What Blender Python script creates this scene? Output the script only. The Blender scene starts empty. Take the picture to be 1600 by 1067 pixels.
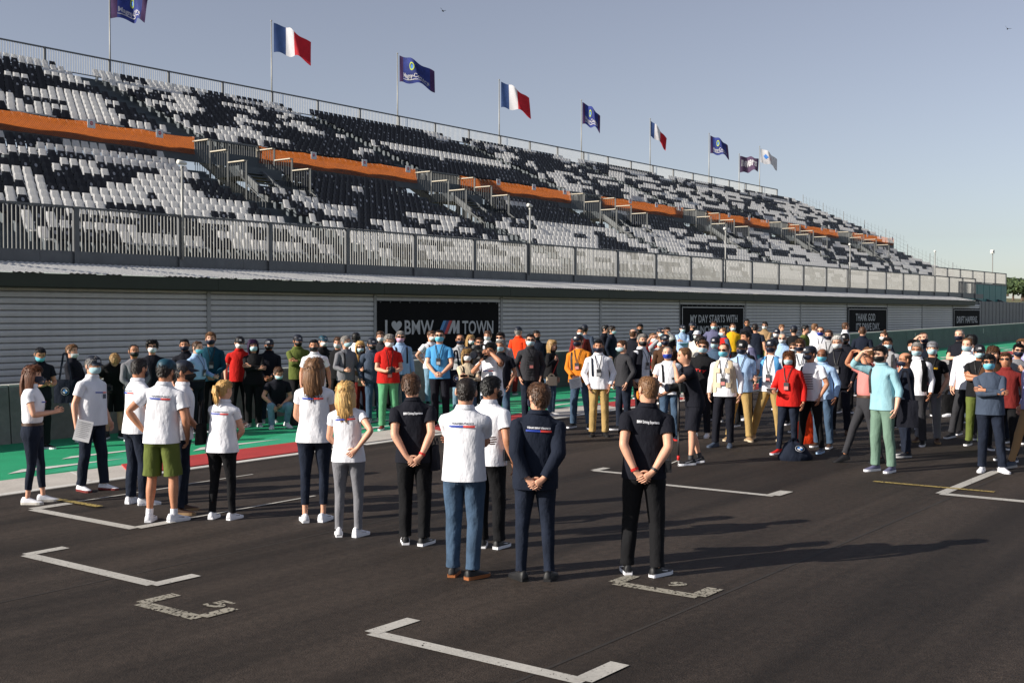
import bpy, bmesh, math, random
from math import sin, cos, pi, radians, sqrt, atan2
from mathutils import Vector, Matrix, Euler, noise
V = Vector
random.seed(7)
SC = bpy.context.scene
COL = SC.collection

# ------------------------------------------------------------------ camera, sky, sun, exposure
CAM_H, FPX, PITCH = 2.45, 1835.0, radians(1.327)
cam_d = bpy.data.cameras.new('camera'); cam = bpy.data.objects.new('camera', cam_d); COL.objects.link(cam)
cam.location = (0, 0, CAM_H); cam.rotation_euler = (pi/2 - PITCH, 0, 0)
cam_d.sensor_width = 36; cam_d.lens = FPX/1600*36; cam_d.clip_end = 4000; cam_d.clip_start = .1
SC.camera = cam
SUN_EL = radians(24.2); SUN_AZ = atan2(-.93, -.37)          # compass angle of the sun, from +Y towards +X
wd = bpy.data.worlds.new('World'); SC.world = wd; wd.use_nodes = True
wn = wd.node_tree.nodes; wl = wd.node_tree.links
sky = wn.new('ShaderNodeTexSky'); sky.sky_type = 'NISHITA'; sky.sun_disc = False
sky.sun_elevation = SUN_EL; sky.sun_rotation = SUN_AZ
sky.air_density = 1.0; sky.dust_density = .5; sky.ozone_density = 3.0; sky.altitude = 200
hs = wn.new('ShaderNodeHueSaturation'); hs.inputs['Saturation'].default_value = .54; hs.inputs['Hue'].default_value = .516
wl.new(sky.outputs[0], hs.inputs['Color']); wl.new(hs.outputs[0], wn['Background'].inputs[0]); wn['Background'].inputs[1].default_value = .078
sun_d = bpy.data.lights.new('sun', 'SUN'); sun = bpy.data.objects.new('sun', sun_d); COL.objects.link(sun)
sun_d.energy = 5.0; sun_d.angle = radians(.5); sun_d.color = (1, .93, .83)
to_sun = V((sin(SUN_AZ)*cos(SUN_EL), cos(SUN_AZ)*cos(SUN_EL), sin(SUN_EL)))
sun.rotation_euler = to_sun.to_track_quat('Z', 'Y').to_euler(); sun.location = to_sun*60
SC.view_settings.view_transform = 'Standard'; SC.view_settings.look = 'None'
SC.view_settings.exposure = .5; SC.view_settings.gamma = 1; SC.view_settings.use_curve_mapping = False
SC.cycles.max_bounces = 6; SC.cycles.transparent_max_bounces = 12

# ------------------------------------------------------------------ the site: s runs along the track, w across it towards the stand
TH = radians(37.69)
D = V((sin(TH), cos(TH), 0)); N = V((-cos(TH), sin(TH), 0)); SLOPE = .0104
def gz(s): return SLOPE*max(-60, min(125, s))
def S(s, w, z=0.0): return V((s*D.x + w*N.x, s*D.y + w*N.y, z))
def G(s, w, z=0.0): return S(s, w, gz(s) + z)
def ray(x, y):
    a, b = (x-800)/FPX, (533.5-y)/FPX
    return V((a, cos(PITCH) + b*sin(PITCH), b*cos(PITCH) - sin(PITCH)))
def survey_ground(x, y, h=0.0):            # site point seen at (x, y), h above the ground
    r = ray(x, y); q = r.x*D.x + r.y*D.y
    t = (h - CAM_H)/(r.z - SLOPE*q)
    return V((0, 0, CAM_H)) + r*t
def survey_wall(x, y, w):                  # (s, z) on the upright plane at w
    r = ray(x, y); t = w/(r.x*N.x + r.y*N.y)
    return (r.x*D.x + r.y*D.y)*t, CAM_H + r.z*t
def sw(p): return p.x*D.x + p.y*D.y, p.x*N.x + p.y*N.y
SITE = Matrix(((D.x, N.x, 0, 0), (D.y, N.y, 0, 0), (0, 0, 1, 0), (0, 0, 0, 1)))   # local (s, w, z) to world

# ------------------------------------------------------------------ materials
MATS = {}
def lin(c):
    return tuple((v/12.92 if v <= .04045 else ((v+.055)/1.055)**2.4) for v in c)
def mat(name, col, rough=.7, var=.0, scale=4.0, bump=0.0, bscale=30.0, metal=0.0, stretch=None, spec=.5, detail=4.0, coords='Object', var2=0.0, scale2=1.0):
    key = name
    if key in MATS: return MATS[key]
    m = bpy.data.materials.new(name); m.use_nodes = True
    nt = m.node_tree; b = nt.nodes['Principled BSDF']
    b.inputs['Base Color'].default_value = (*col, 1); b.inputs['Roughness'].default_value = rough
    b.inputs['Metallic'].default_value = metal; b.inputs['Specular IOR Level'].default_value = spec
    tc = nt.nodes.new('ShaderNodeTexCoord'); src = tc.outputs[coords]
    if stretch:
        mp = nt.nodes.new('ShaderNodeMapping'); mp.inputs['Scale'].default_value = stretch
        nt.links.new(src, mp.inputs[0]); src = mp.outputs[0]
    if var:
        nz = nt.nodes.new('ShaderNodeTexNoise'); nz.inputs['Scale'].default_value = scale; nz.inputs['Detail'].default_value = detail
        nt.links.new(src, nz.inputs['Vector'])
        mr = nt.nodes.new('ShaderNodeMapRange'); mr.inputs['From Min'].default_value = .3; mr.inputs['From Max'].default_value = .7
        mr.inputs['To Min'].default_value = 1-var; mr.inputs['To Max'].default_value = 1+var
        nt.links.new(nz.outputs['Fac'], mr.inputs['Value'])
        val = mr.outputs[0]
        if var2:
            n2 = nt.nodes.new('ShaderNodeTexNoise'); n2.inputs['Scale'].default_value = scale2; n2.inputs['Detail'].default_value = 6
            nt.links.new(tc.outputs[coords], n2.inputs['Vector'])
            m2 = nt.nodes.new('ShaderNodeMapRange'); m2.inputs['From Min'].default_value = .3; m2.inputs['From Max'].default_value = .7
            m2.inputs['To Min'].default_value = 1-var2; m2.inputs['To Max'].default_value = 1+var2
            nt.links.new(n2.outputs['Fac'], m2.inputs['Value'])
            mu = nt.nodes.new('ShaderNodeMath'); mu.operation = 'MULTIPLY'
            nt.links.new(val, mu.inputs[0]); nt.links.new(m2.outputs[0], mu.inputs[1]); val = mu.outputs[0]
        vm = nt.nodes.new('ShaderNodeVectorMath'); vm.operation = 'SCALE'; vm.inputs[0].default_value = col
        nt.links.new(val, vm.inputs['Scale']); nt.links.new(vm.outputs[0], b.inputs['Base Color'])
    if bump:
        n3 = nt.nodes.new('ShaderNodeTexNoise'); n3.inputs['Scale'].default_value = bscale; n3.inputs['Detail'].default_value = 3
        nt.links.new(src, n3.inputs['Vector'])
        bp = nt.nodes.new('ShaderNodeBump'); bp.inputs['Strength'].default_value = 1.0; bp.inputs['Distance'].default_value = bump
        nt.links.new(n3.outputs['Fac'], bp.inputs['Height']); nt.links.new(bp.outputs[0], b.inputs['Normal'])
    MATS[key] = m
    return m
def cloth(col, kind='cloth'):
    key = kind + '_%02x%02x%02x' % tuple(int(min(.999, c)*255) for c in col)
    if kind == 'denim': return mat(key, col, .9, .28, 9, .022, 13, stretch=(1, 1, .6), spec=.2)
    if kind == 'hair': return mat(key, col, .5, .35, 60, .006, 90, stretch=(1, 1, .12), spec=.4)
    if kind == 'skin': return mat(key, col, .5, .10, 14, .0015, 60, spec=.4)
    if kind == 'plain': return mat(key, col, .55, .06, 20, spec=.4)
    return mat(key, col, .88, .08, 7, .027, 9, stretch=(1, 1, .5), spec=.2)
C = {k: lin(v) for k, v in dict(
    white=(.90,.90,.92), offwhite=(.84,.82,.78), navy=(.095,.12,.175), dnavy=(.085,.09,.125), black=(.085,.085,.095), charcoal=(.20,.20,.215),
    grey=(.46,.46,.48), lgrey=(.66,.66,.67), jeans=(.25,.325,.41), ljeans=(.46,.58,.66), djeans=(.11,.135,.19), red=(.74,.13,.11), green=(.36,.60,.44),
    olive=(.37,.41,.20), khaki=(.66,.55,.35), tan=(.60,.49,.36), beige=(.80,.73,.62), orange=(.80,.48,.14), rust=(.86,.25,.09), gum=(.60,.36,.20), blue=(.30,.58,.78),
    lblue=(.62,.73,.86), aqua=(.55,.71,.75), teal=(.07,.24,.31), pink=(.80,.50,.48), mauve=(.36,.36,.47), yellow=(.86,.66,.12), brown=(.28,.19,.13),
    slate=(.25,.29,.355), lav=(.62,.60,.76), sage=(.42,.52,.46), vest=(.36,.62,.82), maskblue=(.70,.83,.86), masknavy=(.10,.12,.20), maskblack=(.06,.06,.065),
    maskwhite=(.86,.88,.88), maskcyan=(.42,.74,.82), maskpink=(.80,.62,.72), maskroyal=(.12,.24,.62), maroon=(.45,.15,.14)).items()}
HAIRC = {k: lin(v) for k, v in dict(dark=(.12,.09,.075), black=(.06,.055,.055), brown=(.30,.20,.13), lbrown=(.45,.32,.21), blond=(.78,.62,.38), dblond=(.62,.49,.31),
    grey=(.55,.53,.51), white=(.76,.75,.73), red=(.38,.23,.15), purple=(.20,.10,.24)).items()}
SKIN = {k: lin(v) for k, v in dict(light=(.83,.62,.51), fair=(.86,.67,.57), tan=(.73,.51,.39), brown=(.50,.33,.24), dark=(.22,.14,.11)).items()}

# ------------------------------------------------------------------ mesh helpers
class MB:
    def __init__(s): s.v = []; s.f = []; s.m = []
    def add(s, vs, fs, mi=0):
        o = len(s.v); s.v += [tuple(p) for p in vs]; s.f += [tuple(i+o for i in f) for f in fs]; s.m += [mi]*len(fs); return o
    def box(s, lo, hi, mi=0, M=None):
        x0, y0, z0 = lo; x1, y1, z1 = hi
        vs = [V(p) for p in ((x0,y0,z0),(x1,y0,z0),(x1,y1,z0),(x0,y1,z0),(x0,y0,z1),(x1,y0,z1),(x1,y1,z1),(x0,y1,z1))]
        if M: vs = [M @ p for p in vs]
        s.add(vs, [(0,3,2,1),(4,5,6,7),(0,1,5,4),(1,2,6,5),(2,3,7,6),(3,0,4,7)], mi)
    def bar(s, a, b, w, h=None, mi=0, up=V((0,0,1))):
        a, b = V(a), V(b); d = (b-a); L = d.length; d.normalize(); h = h or w
        x = d.cross(up)
        if x.length < 1e-4: x = d.cross(V((0,1,0)))
        x.normalize(); y = x.cross(d)
        vs = [p + x*sx*w/2 + y*sy*h/2 for p in (a, b) for sx, sy in ((-1,-1),(1,-1),(1,1),(-1,1))]
        s.add(vs, [(0,1,2,3),(7,6,5,4),(0,4,5,1),(1,5,6,2),(2,6,7,3),(3,7,4,0)], mi)
    def tube(s, pts, rs, n=6, mi=0, cap=True, flat=1.0, axis=None):
        pts = [V(p) for p in pts]
        if not hasattr(rs, '__len__'): rs = [rs]*len(pts)
        ids = []; ref = axis
        for i, p in enumerate(pts):
            d = (pts[min(i+1, len(pts)-1)] - pts[max(i-1, 0)]).normalized()
            if ref is None: ref = V((0,0,1)) if abs(d.z) < .9 else V((0,1,0))
            x = d.cross(ref)
            if x.length < 1e-5: x = d.cross(V((1,0,0)))
            x.normalize(); y = x.cross(d)
            o = s.add([p + x*cos(2*pi*k/n)*rs[i] + y*sin(2*pi*k/n)*rs[i]*flat for k in range(n)], []); ids.append(o)
        fs = []
        for a, b in zip(ids, ids[1:]):
            for k in range(n): fs.append((a+k, a+(k+1) % n, b+(k+1) % n, b+k))
        if cap: fs.append(tuple(ids[0]+k for k in range(n))[::-1]); fs.append(tuple(ids[-1]+k for k in range(n)))
        s.f += fs; s.m += [mi]*len(fs)
    def prism(s, poly, a0, a1, axis=0, mi=0):      # polygon in the two other axes, extruded along axis
        def P(q, t):
            l = list(q); l.insert(axis, t); return V(l)
        n = len(poly); vs = [P(q, a0) for q in poly] + [P(q, a1) for q in poly]
        fs = [tuple(range(n))[::-1], tuple(range(n, 2*n))] + [(i, (i+1) % n, n+(i+1) % n, n+i) for i in range(n)]
        s.add(vs, fs, mi)
    def ball(s, c, r, n=8, m=6, mi=0, sc=(1,1,1)):
        c = V(c); vs = [c + V((0,0,r*sc[2]))]
        for j in range(1, m):
            t = pi*j/m
            vs += [c + V((r*sc[0]*sin(t)*cos(2*pi*k/n), r*sc[1]*sin(t)*sin(2*pi*k/n), r*sc[2]*cos(t))) for k in range(n)]
        vs.append(c - V((0,0,r*sc[2]))); fs = [(0, 1+k, 1+(k+1) % n) for k in range(n)]
        for j in range(m-2):
            a = 1+j*n; b = a+n
            fs += [(a+k, b+k, b+(k+1) % n, a+(k+1) % n) for k in range(n)]
        a = 1+(m-2)*n; fs += [(a+k, len(vs)-1, a+(k+1) % n) for k in range(n)]
        s.add(vs, fs, mi)
    def mesh(s, name, mats, smooth=False):
        me = bpy.data.meshes.new(name); me.from_pydata(s.v, [], s.f)
        for m in (mats if isinstance(mats, (list, tuple)) else [mats]): me.materials.append(m)
        me.polygons.foreach_set('material_index', s.m)
        if smooth: me.polygons.foreach_set('use_smooth', [True]*len(s.f))
        bm = bmesh.new(); bm.from_mesh(me); bmesh.ops.recalc_face_normals(bm, faces=bm.faces); bm.to_mesh(me); bm.free()
        me.update(); return me
    def obj(s, name, mats, parent=None, smooth=False, sub=0, M=None):
        return link(name, s.mesh(name, mats, smooth), parent, M, sub)
def link(name, me, parent=None, M=None, sub=0):
    o = bpy.data.objects.new(name, me); COL.objects.link(o)
    if M is not None: o.matrix_basis = M
    if parent is not None: o.parent = parent
    if sub:
        sm = o.modifiers.new('smooth', 'SUBSURF'); sm.levels = sub; sm.render_levels = sub
    return o
def tag(o, label, cat=None, group=None):
    o['label'] = label
    if cat: o['category'] = cat
    if group: o['group'] = group
    return o
def empty(name, loc=(0,0,0), rz=0.0, label=None, cat=None, group=None, M=None):
    o = bpy.data.objects.new(name, None); COL.objects.link(o)
    if M is not None: o.matrix_basis = M
    else: o.location = loc; o.rotation_euler = (0, 0, rz)
    if label: tag(o, label, cat, group)
    return o
def structure(o): o['kind'] = 'structure'; return o
def stuff(o): o['kind'] = 'stuff'; return o
TEXTS = {}
def text_geo(txt, bold=.012):
    """flat letters: (verts, faces) with cap height 1, starting at x = 0"""
    key = (txt, bold)
    if key in TEXTS: return TEXTS[key]
    cu = bpy.data.curves.new('letters', 'FONT'); cu.body = txt; cu.offset = bold; cu.resolution_u = 3; cu.space_character = 1.02
    ob = bpy.data.objects.new('letters', cu); COL.objects.link(ob)
    dg = bpy.context.evaluated_depsgraph_get(); me = bpy.data.meshes.new_from_object(ob.evaluated_get(dg))
    vs = [v.co.copy() for v in me.vertices]; fs = [tuple(p.vertices) for p in me.polygons]
    bpy.data.objects.remove(ob); bpy.data.curves.remove(cu); bpy.data.meshes.remove(me)
    x0 = min(v.x for v in vs); x1 = max(v.x for v in vs); y0 = 0; y1 = max(v.y for v in vs)
    vs = [((v.x-x0)/(x1-x0), (v.y-y0)/(y1-y0)) for v in vs]       # unit box: 0..1 wide, 0..1 cap height
    TEXTS[key] = (vs, fs); return TEXTS[key]
# ------------------------------------------------------------------ ground and paint
def asphalt():
    m = bpy.data.materials.new('asphalt'); m.use_nodes = True; nt = m.node_tree; b = nt.nodes['Principled BSDF']; L = nt.links.new
    tc = nt.nodes.new('ShaderNodeTexCoord')
    def nz(scale, stretch, detail=5, lo=.35, hi=.65, a=.8, c=1.2):
        mp = nt.nodes.new('ShaderNodeMapping'); mp.inputs['Scale'].default_value = stretch; L(tc.outputs['Object'], mp.inputs[0])
        n = nt.nodes.new('ShaderNodeTexNoise'); n.inputs['Scale'].default_value = scale; n.inputs['Detail'].default_value = detail; L(mp.outputs[0], n.inputs['Vector'])
        r = nt.nodes.new('ShaderNodeMapRange'); r.inputs['From Min'].default_value = lo; r.inputs['From Max'].default_value = hi
        r.inputs['To Min'].default_value = a; r.inputs['To Max'].default_value = c; L(n.outputs['Fac'], r.inputs['Value']); return r.outputs[0], n.outputs['Fac']
    a, _ = nz(1.3, (.035, 1, 1), 4, .4, .62, .52, 1.18)      # rubber laid along the racing direction
    c, _ = nz(9, (.03, 1, 1), 3, .3, .7, .9, 1.08)
    e, _ = nz(.5, (1, 1, 1), 6, .3, .7, .86, 1.14)
    g, gf = nz(90, (1, 1, 1), 2, .3, .72, .45, 1.6)           # stones
    h, _ = nz(14, (1, 1, 1), 5, .3, .7, .78, 1.22)
    def mul(p, q):
        n = nt.nodes.new('ShaderNodeMath'); n.operation = 'MULTIPLY'; L(p, n.inputs[0]); L(q, n.inputs[1]); return n.outputs[0]
    k = mul(mul(mul(a, c), mul(e, g)), h)
    vm = nt.nodes.new('ShaderNodeVectorMath'); vm.operation = 'SCALE'; vm.inputs[0].default_value = (.037, .0280, .0220); L(k, vm.inputs['Scale']); L(vm.outputs[0], b.inputs['Base Color'])
    rr = nt.nodes.new('ShaderNodeMapRange'); rr.inputs['To Min'].default_value = .62; rr.inputs['To Max'].default_value = .9; L(gf, rr.inputs['Value']); L(rr.outputs[0], b.inputs['Roughness'])
    bp = nt.nodes.new('ShaderNodeBump'); bp.inputs['Distance'].default_value = .006; bp.inputs['Strength'].default_value = .8; L(gf, bp.inputs['Height']); L(bp.outputs[0], b.inputs['Normal'])
    b.inputs['Specular IOR Level'].default_value = .22
    return m
def strip(name, w0, w1, s0, s1, z, m, step=None):          # a sheet lying on the sloping ground
    mb = MB(); br = sorted({s0, s1} | {x for x in (-60, 125) if s0 < x < s1} | ({s0 + step*i for i in range(1, int((s1-s0)/step)+1) if s0+step*i < s1} if step else set()))
    for a, c in zip(br, br[1:]):
        mb.add([V((a, w0, gz(a)+z)), V((c, w0, gz(c)+z)), V((c, w1, gz(c)+z)), V((a, w1, gz(a)+z))], [(0,1,2,3)])
    return mb.obj(name, m, M=SITE)
M_ASPH = asphalt()
structure(strip('track', -900, 14.6, -700, 1500, 0, M_ASPH))
M_SEAM = mat('paving_seam', (.022, .017, .013), .8, .4, 3)
for w_, wd_ in ((4.6, .03), (9.3, .025), (.8, .03)): structure(strip('paving_seam', w_, w_+wd_, -40, 160, .0025, M_SEAM))
M_GRASS = mat('dry_grass', (.14, .13, .05), .95, .35, .35, var2=.2, scale2=4)
structure(strip('verge', 20.3, 1500, -700, 1500, -.02, M_GRASS))
def paint(name, col, **k):
    return mat(name, col, .62, .10, 30, .002, 120, var2=.10, scale2=2.2, **k)
M_GREEN = paint('green_paint', (.010, .31, .135)); M_GREEN2 = paint('light_green_paint', (.03, .36, .19))
M_RED = paint('red_paint', (.42, .035, .03)); M_PALE = paint('pale_concrete', (.50, .46, .41)); M_LINE = paint('line_white', (.62, .60, .56))
structure(strip('run_off', 15.9, 20.3, -60, 300, .0, M_GREEN))
structure(strip('concrete_edge', 14.6, 15.9, -60, 300, .002, M_PALE))
# painted kerb blocks
kr = empty('kerb', M=SITE); kr['kind'] = 'structure'
edges = [10.1, 13.7, 17.0, 20.3, 23.3, 26.6]
while edges[-1] < 120: edges.append(edges[-1] + 3.3)
bevel = .35
for i, (a, b) in enumerate(zip(edges, edges[1:])):
    mb = MB(); z = .022
    p = [(a, 14.80), (b, 14.80), (b+bevel*1.6, 15.88), (a+bevel*1.6, 15.88)]
    mb.add([V((x, y, gz(x)+zz)) for zz in (.001, z) for x, y in p], [(4,5,6,7),(0,1,5,4),(1,2,6,5),(2,3,7,6),(3,0,4,7)])
    mb.obj('kerb_block', M_RED if i % 2 == 0 else M_PALE, kr)
structure(strip('edge_line', 14.62, 14.77, -60, 200, .006, M_LINE))
# lighter chevrons and white wedges painted on the green run-off
gp = empty('run_off_paint', M=SITE); gp['kind'] = 'structure'
mb = MB(); wm = MB()
for i in range(34):
    a = 6 + i*3.3
    mb.add([V((x, y, gz(x)+.004)) for x, y in ((a, 16.0), (a+1.9, 16.0), (a+3.1, 17.5))], [(0,1,2)])
    wm.add([V((x, y, gz(x)+.008)) for x, y in ((a+3.1, 16.42), (a+5.2, 16.55), (a+3.5, 16.72))], [(0,1,2)])
    if i % 2: wm.add([V((x, y, gz(x)+.008)) for x, y in ((a+1.2, 17.3), (a+4.2, 17.38), (a+1.5, 17.5))], [(0,1,2)])
mb.obj('light_chevrons', M_GREEN2, gp); wm.obj('white_wedges', M_LINE, gp)
# joints across the concrete edge
jm = MB()
for i in range(24):
    a = -2 + i*1.9
    if a < 9.8: jm.add([V((x, y, gz(x)+.006)) for x, y in ((a, 14.8), (a+.05, 14.8), (a+.42, 15.88), (a+.37, 15.88))], [(0,1,2,3)])
jm.obj('joint_lines', M_LINE, kr)
# starting-grid boxes, surveyed on the asphalt
M_GRID = paint('grid_white', (.50, .48, .44)); M_GRIDY = paint('grid_yellow', (.30, .22, .06))
def worn(name, col, thr):
    m = paint(name, col); nt = m.node_tree; out = nt.nodes['Material Output']; b = nt.nodes['Principled BSDF']
    tc = nt.nodes.new('ShaderNodeTexCoord'); n = nt.nodes.new('ShaderNodeTexNoise'); n.inputs['Scale'].default_value = 38; n.inputs['Detail'].default_value = 6
    nt.links.new(tc.outputs['Object'], n.inputs['Vector'])
    r = nt.nodes.new('ShaderNodeMapRange'); r.inputs['From Min'].default_value = thr; r.inputs['From Max'].default_value = thr+.05
    nt.links.new(n.outputs['Fac'], r.inputs['Value'])
    t = nt.nodes.new('ShaderNodeBsdfTransparent'); mx = nt.nodes.new('ShaderNodeMixShader')
    nt.links.new(r.outputs[0], mx.inputs[0]); nt.links.new(b.outputs[0], mx.inputs[1]); nt.links.new(t.outputs[0], mx.inputs[2]); nt.links.new(mx.outputs[0], out.inputs['Surface'])
    return m
M_WORN = worn('worn_white', (.44, .42, .38), .64); M_WORN2 = worn('worn_cream', (.30, .275, .22), .54); M_WORNY = worn('worn_yellow', (.34, .25, .07), .56)
def marking(name, lines, m, z=.005):
    """lines: list of (x0,y0,x1,y1,width) surveyed from the photograph; built in site metres"""
    mb = MB()
    for i, (x0, y0, x1, y1, wd_) in enumerate(lines):
        a = survey_ground(x0, y0); b = survey_ground(x1, y1)
        (s0, w0), (s1, w1) = sw(a), sw(b)
        along = abs(s1-s0) > abs(w1-w0)
        if along: w1 = w0
        else: s1 = s0
        h = wd_/2; zz = z + .0015*i
        if along: p = [(s0-(0 if s0<s1 else 0), w0-h), (s1, w0-h), (s1, w0+h), (s0, w0+h)]
        else: p = [(s0-h, w0), (s0+h, w0), (s0+h, w1), (s0-h, w1)]
        mb.add([V((s, w, gz(s)+zz)) for s, w in p], [(0,1,2,3)])
    return structure(mb.obj(name, m, M=SITE))
marking('grid_box', [(42, 867, 236, 914, .14), (40, 867, 110, 857, .14), (238, 914.5, 312, 900, .14)], M_WORN)
marking('grid_box', [(582, 989, 914, 1065, .13), (580, 989, 652, 969, .14), (910, 1064, 982, 1040, .15)], M_WORN)
marking('grid_box', [(52, 796, 214, 825, .14), (50, 795.5, 106, 786, .17), (214, 825, 262, 814, .16)], M_WORN)
marking('grid_box', [(1012, 754.8, 1210, 774.6, .12), (928, 735.5, 1010, 743.5, .12), (928, 735.5, 950, 731.5, .13), (1208, 774.4, 1240, 769, .18)], M_WORN)
marking('grid_box', [(1470, 771.5, 1640, 789, .16), (1470, 771.5, 1575, 736, .14)], M_WORN)
marking('old_grid_box', [(220, 943, 316, 964.5, .13), (219, 942.5, 280, 930, .13), (316, 964, 365, 951, .12)], M_WORN2)
marking('old_grid_box', [(962, 911, 1092, 932, .13), (960, 910.5, 998, 901, .13), (1090, 931.5, 1112, 919, .15)], M_WORN2)
marking('yellow_line', [(1365, 752.6, 1551, 770.6, .09)], M_WORNY, .011)
marking('yellow_line', [(84, 781, 156, 793.5, .10)], M_WORNY, .022)
marking('guide_line', [(112, 785, 262, 760, .05), (290, 757, 402, 742, .05), (268, 815, 500, 776, .05)], M_WORN)
def ground_text(txt, x, y, hgt, wid, name):
    p = survey_ground(x, y); s0, w0 = sw(p); vs, fs = text_geo(txt, .03); mb = MB()
    # read from behind the box: text up is along the track
    mb.add([V((s0 + b*hgt, w0 - a*wid, gz(s0)+.007)) for a, b in vs], fs); return structure(mb.obj(name, M_WORN2, M=SITE))
ground_text('5', 316, 945, .20, .20, 'grid_number'); ground_text('9', 1038, 914, .17, .16, 'grid_number')

# ------------------------------------------------------------------ the concrete barrier along the run-off
WB = 20.15
M_CONC = mat('barrier_concrete', (.23, .225, .205), .9, .16, 1.2, .004, 40, var2=.12, scale2=9)
M_BGREEN = mat('barrier_green', (.105, .137, .120), .8, .14, 1.0, .003, 40, var2=.10, scale2=7)
M_BTOP = mat('barrier_top_paint', (.42, .43, .38), .8, .1, 6)
br = empty('track_barrier', M=SITE); tag(br, 'long low concrete barrier between the green run-off and the grandstand wall', 'barrier')
a = -20.0
while a < 170:
    mb = MB(); l = 3.9
    p = [(WB-.10, -.05), (WB-.02, .95), (WB+.0, 1.05), (WB+.26, 1.05), (WB+.36, -.05)]
    vs = [V((a+.012, w, gz(a)+z)) for w, z in p] + [V((a+l-.012, w, gz(a+l)+z)) for w, z in p]; n = 5
    mb.add(vs, [tuple(range(n)), tuple(range(n, 2*n))] + [(i, (i+1) % n, n+(i+1) % n, n+i) for i in range(n)])
    o = mb.obj('barrier_segment', M_CONC if a < 21 else M_BGREEN, br)
    t = MB(); vs = [V((x, w, gz(x)+z)) for x in (a+.012, a+l-.012) for w, z in ((WB-.006, 1.0), (WB-.006, 1.056), (WB+.27, 1.056), (WB+.27, 1.0))]
    t.add(vs, [(0,1,5,4),(1,2,6,5),(2,3,7,6),(0,1,2,3),(4,5,6,7)]); t.obj('top_edge', M_BTOP, o)
    if a > 35 and int(a) % 3 == 0:
        t = MB(); t.box((a+1.2, WB-.055, gz(a)+.62), (a+1.32, WB-.035, gz(a)+.9)); t.obj('pale_mark', M_BTOP, o)
    a += l

# ------------------------------------------------------------------ grandstand
MOD = 15.6; VS0 = 35.1                                     # module length and first stair opening
SA, SE = -13.3, 129.0
M_STEEL = mat('steel_blue_grey', (.075, .092, .105), .6, .10, 2.0, spec=.4)
M_POST = mat('dark_galvanised', (.12, .125, .13), .5, .12, 3, metal=.3)
M_BAR = mat('pale_galvanised', (.30, .30, .285), .5, .08, 4, metal=.2)
M_GUARD = mat('guard_steel', (.075, .08, .08), .5, .1, 4, metal=.2)
M_SIDE = mat('grey_siding', (.56, .56, .56), .45, .10, .6, metal=0, stretch=(.4, 1, 3), var2=.06, scale2=5)
M_TRIM = mat('trim_grey', (.33, .335, .34), .5, .08, 3)
M_FASC = mat('dark_green_fascia', (.020, .030, .017), .6, .1, 2)
M_ROOF = mat('corrugated_sheet', (.64, .63, .60), .6, .10, 2)
M_SEATW = mat('seat_white', (.86, .86, .86), .42, .06, 3, spec=.4)
def glow_plastic(m, f):
    nt = m.node_tree; b = nt.nodes['Principled BSDF']; tr = nt.nodes.new('ShaderNodeBsdfTranslucent'); mx = nt.nodes.new('ShaderNodeMixShader'); mx.inputs[0].default_value = f
    tr.inputs[0].default_value = (.86, .85, .83, 1); nt.links.new(b.outputs[0], mx.inputs[1]); nt.links.new(tr.outputs[0], mx.inputs[2]); nt.links.new(mx.outputs[0], nt.nodes['Material Output'].inputs['Surface'])
glow_plastic(M_SEATW, .50)
M_SEATB = mat('seat_black', (.014, .013, .016), .45, .1, 3, spec=.35)
M_DISC = mat('seat_number_disc', (.34, .34, .36), .6)
M_CREAM = mat('cream_board', (.52, .47, .37), .7, .1, 6)
gs = empty('grandstand', M=SITE); tag(gs, 'long tiered grandstand with black and white bucket seats above grey ribbed siding', 'grandstand')
def ztread(w): return 4.45 + .372*(w-34.14) + .0043*(w-34.14)**2 if w < 46.25 else 4.42 + .4485*(w-33.3)
ZWALK = 4.42
LOW = [(34.14 + .86*i) for i in range(14)]; UP = [(47.5 + .80*i) for i in range(13)]
ROWS = [(w, ztread(w), .86, 0) for w in LOW] + [(w, ztread(w), .80, 1) for w in UP]
VOM = [VS0 + MOD*k for k in range(0, 6)]; HOLE_W0, HOLE_W1 = 42.4, 46.3; HOLE_L = 3.9
def segs(w, z):
    e = SE if w > 36.4 else 113.4
    if HOLE_W0 - .3 < w < HOLE_W1 - .2:
        out = []; c = SA
        for v in VOM:
            if v > c: out.append((c, v)); c = v + HOLE_L
            elif v + HOLE_L > c: c = v + HOLE_L
        out.append((c, e)); return [(a, b) for a, b in out if b - a > .5]
    return [(SA, e)]
def step_obj(w, z, dw, rise):
    for a, b in segs(w, z):
        mb = MB()
        mb.prism([(w+.002, z-rise+.02), (w+dw+.06, z-rise+.02-.10), (w+dw+.06, z-.1), (w+dw, z), (w+.002, z)] if False else
                 [(w, z-rise), (w+.05, z-rise), (w+.05, z-.06), (w+dw+.05, z-.06), (w+dw+.05, z-.002), (w, z)], a, b, 0)
        mb.obj('step', M_STEEL, gs)
for w, z, dw, t in ROWS: step_obj(w, z, dw-.003, .40)
step_obj(33.27, ZWALK-.02, .84, .4); step_obj(46.2, ztread(46.4), 1.32, .62); step_obj(57.9, ztread(57.7), 1.0, .35)
# sloped beams under the tiers, columns and braces seen through the openings
M_BEAM = mat('stand_frame_steel', (.10, .11, .115), .6, .1, 2)
k = SA
while k <= SE:
    mb = MB(); pw = [34, 38, 42, 46, 50, 54, 58.5]
    for a_, b_ in zip(pw, pw[1:]): mb.bar((k, a_, ztread(min(a_, 46.0) if a_ <= 46 else a_)-.85), (k, b_, ztread(min(b_, 46.0) if b_ <= 46 else b_)-.85), .22, .4)
    mb.obj('raker_beam', M_BEAM, gs)
    for w in (38.5, 44.5, 51, 57): mb = MB(); mb.bar((k, w, 0), (k, w, ztread(w)-.8), .26, .26); mb.obj('column', M_BEAM, gs)
    k += MOD/4
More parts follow.
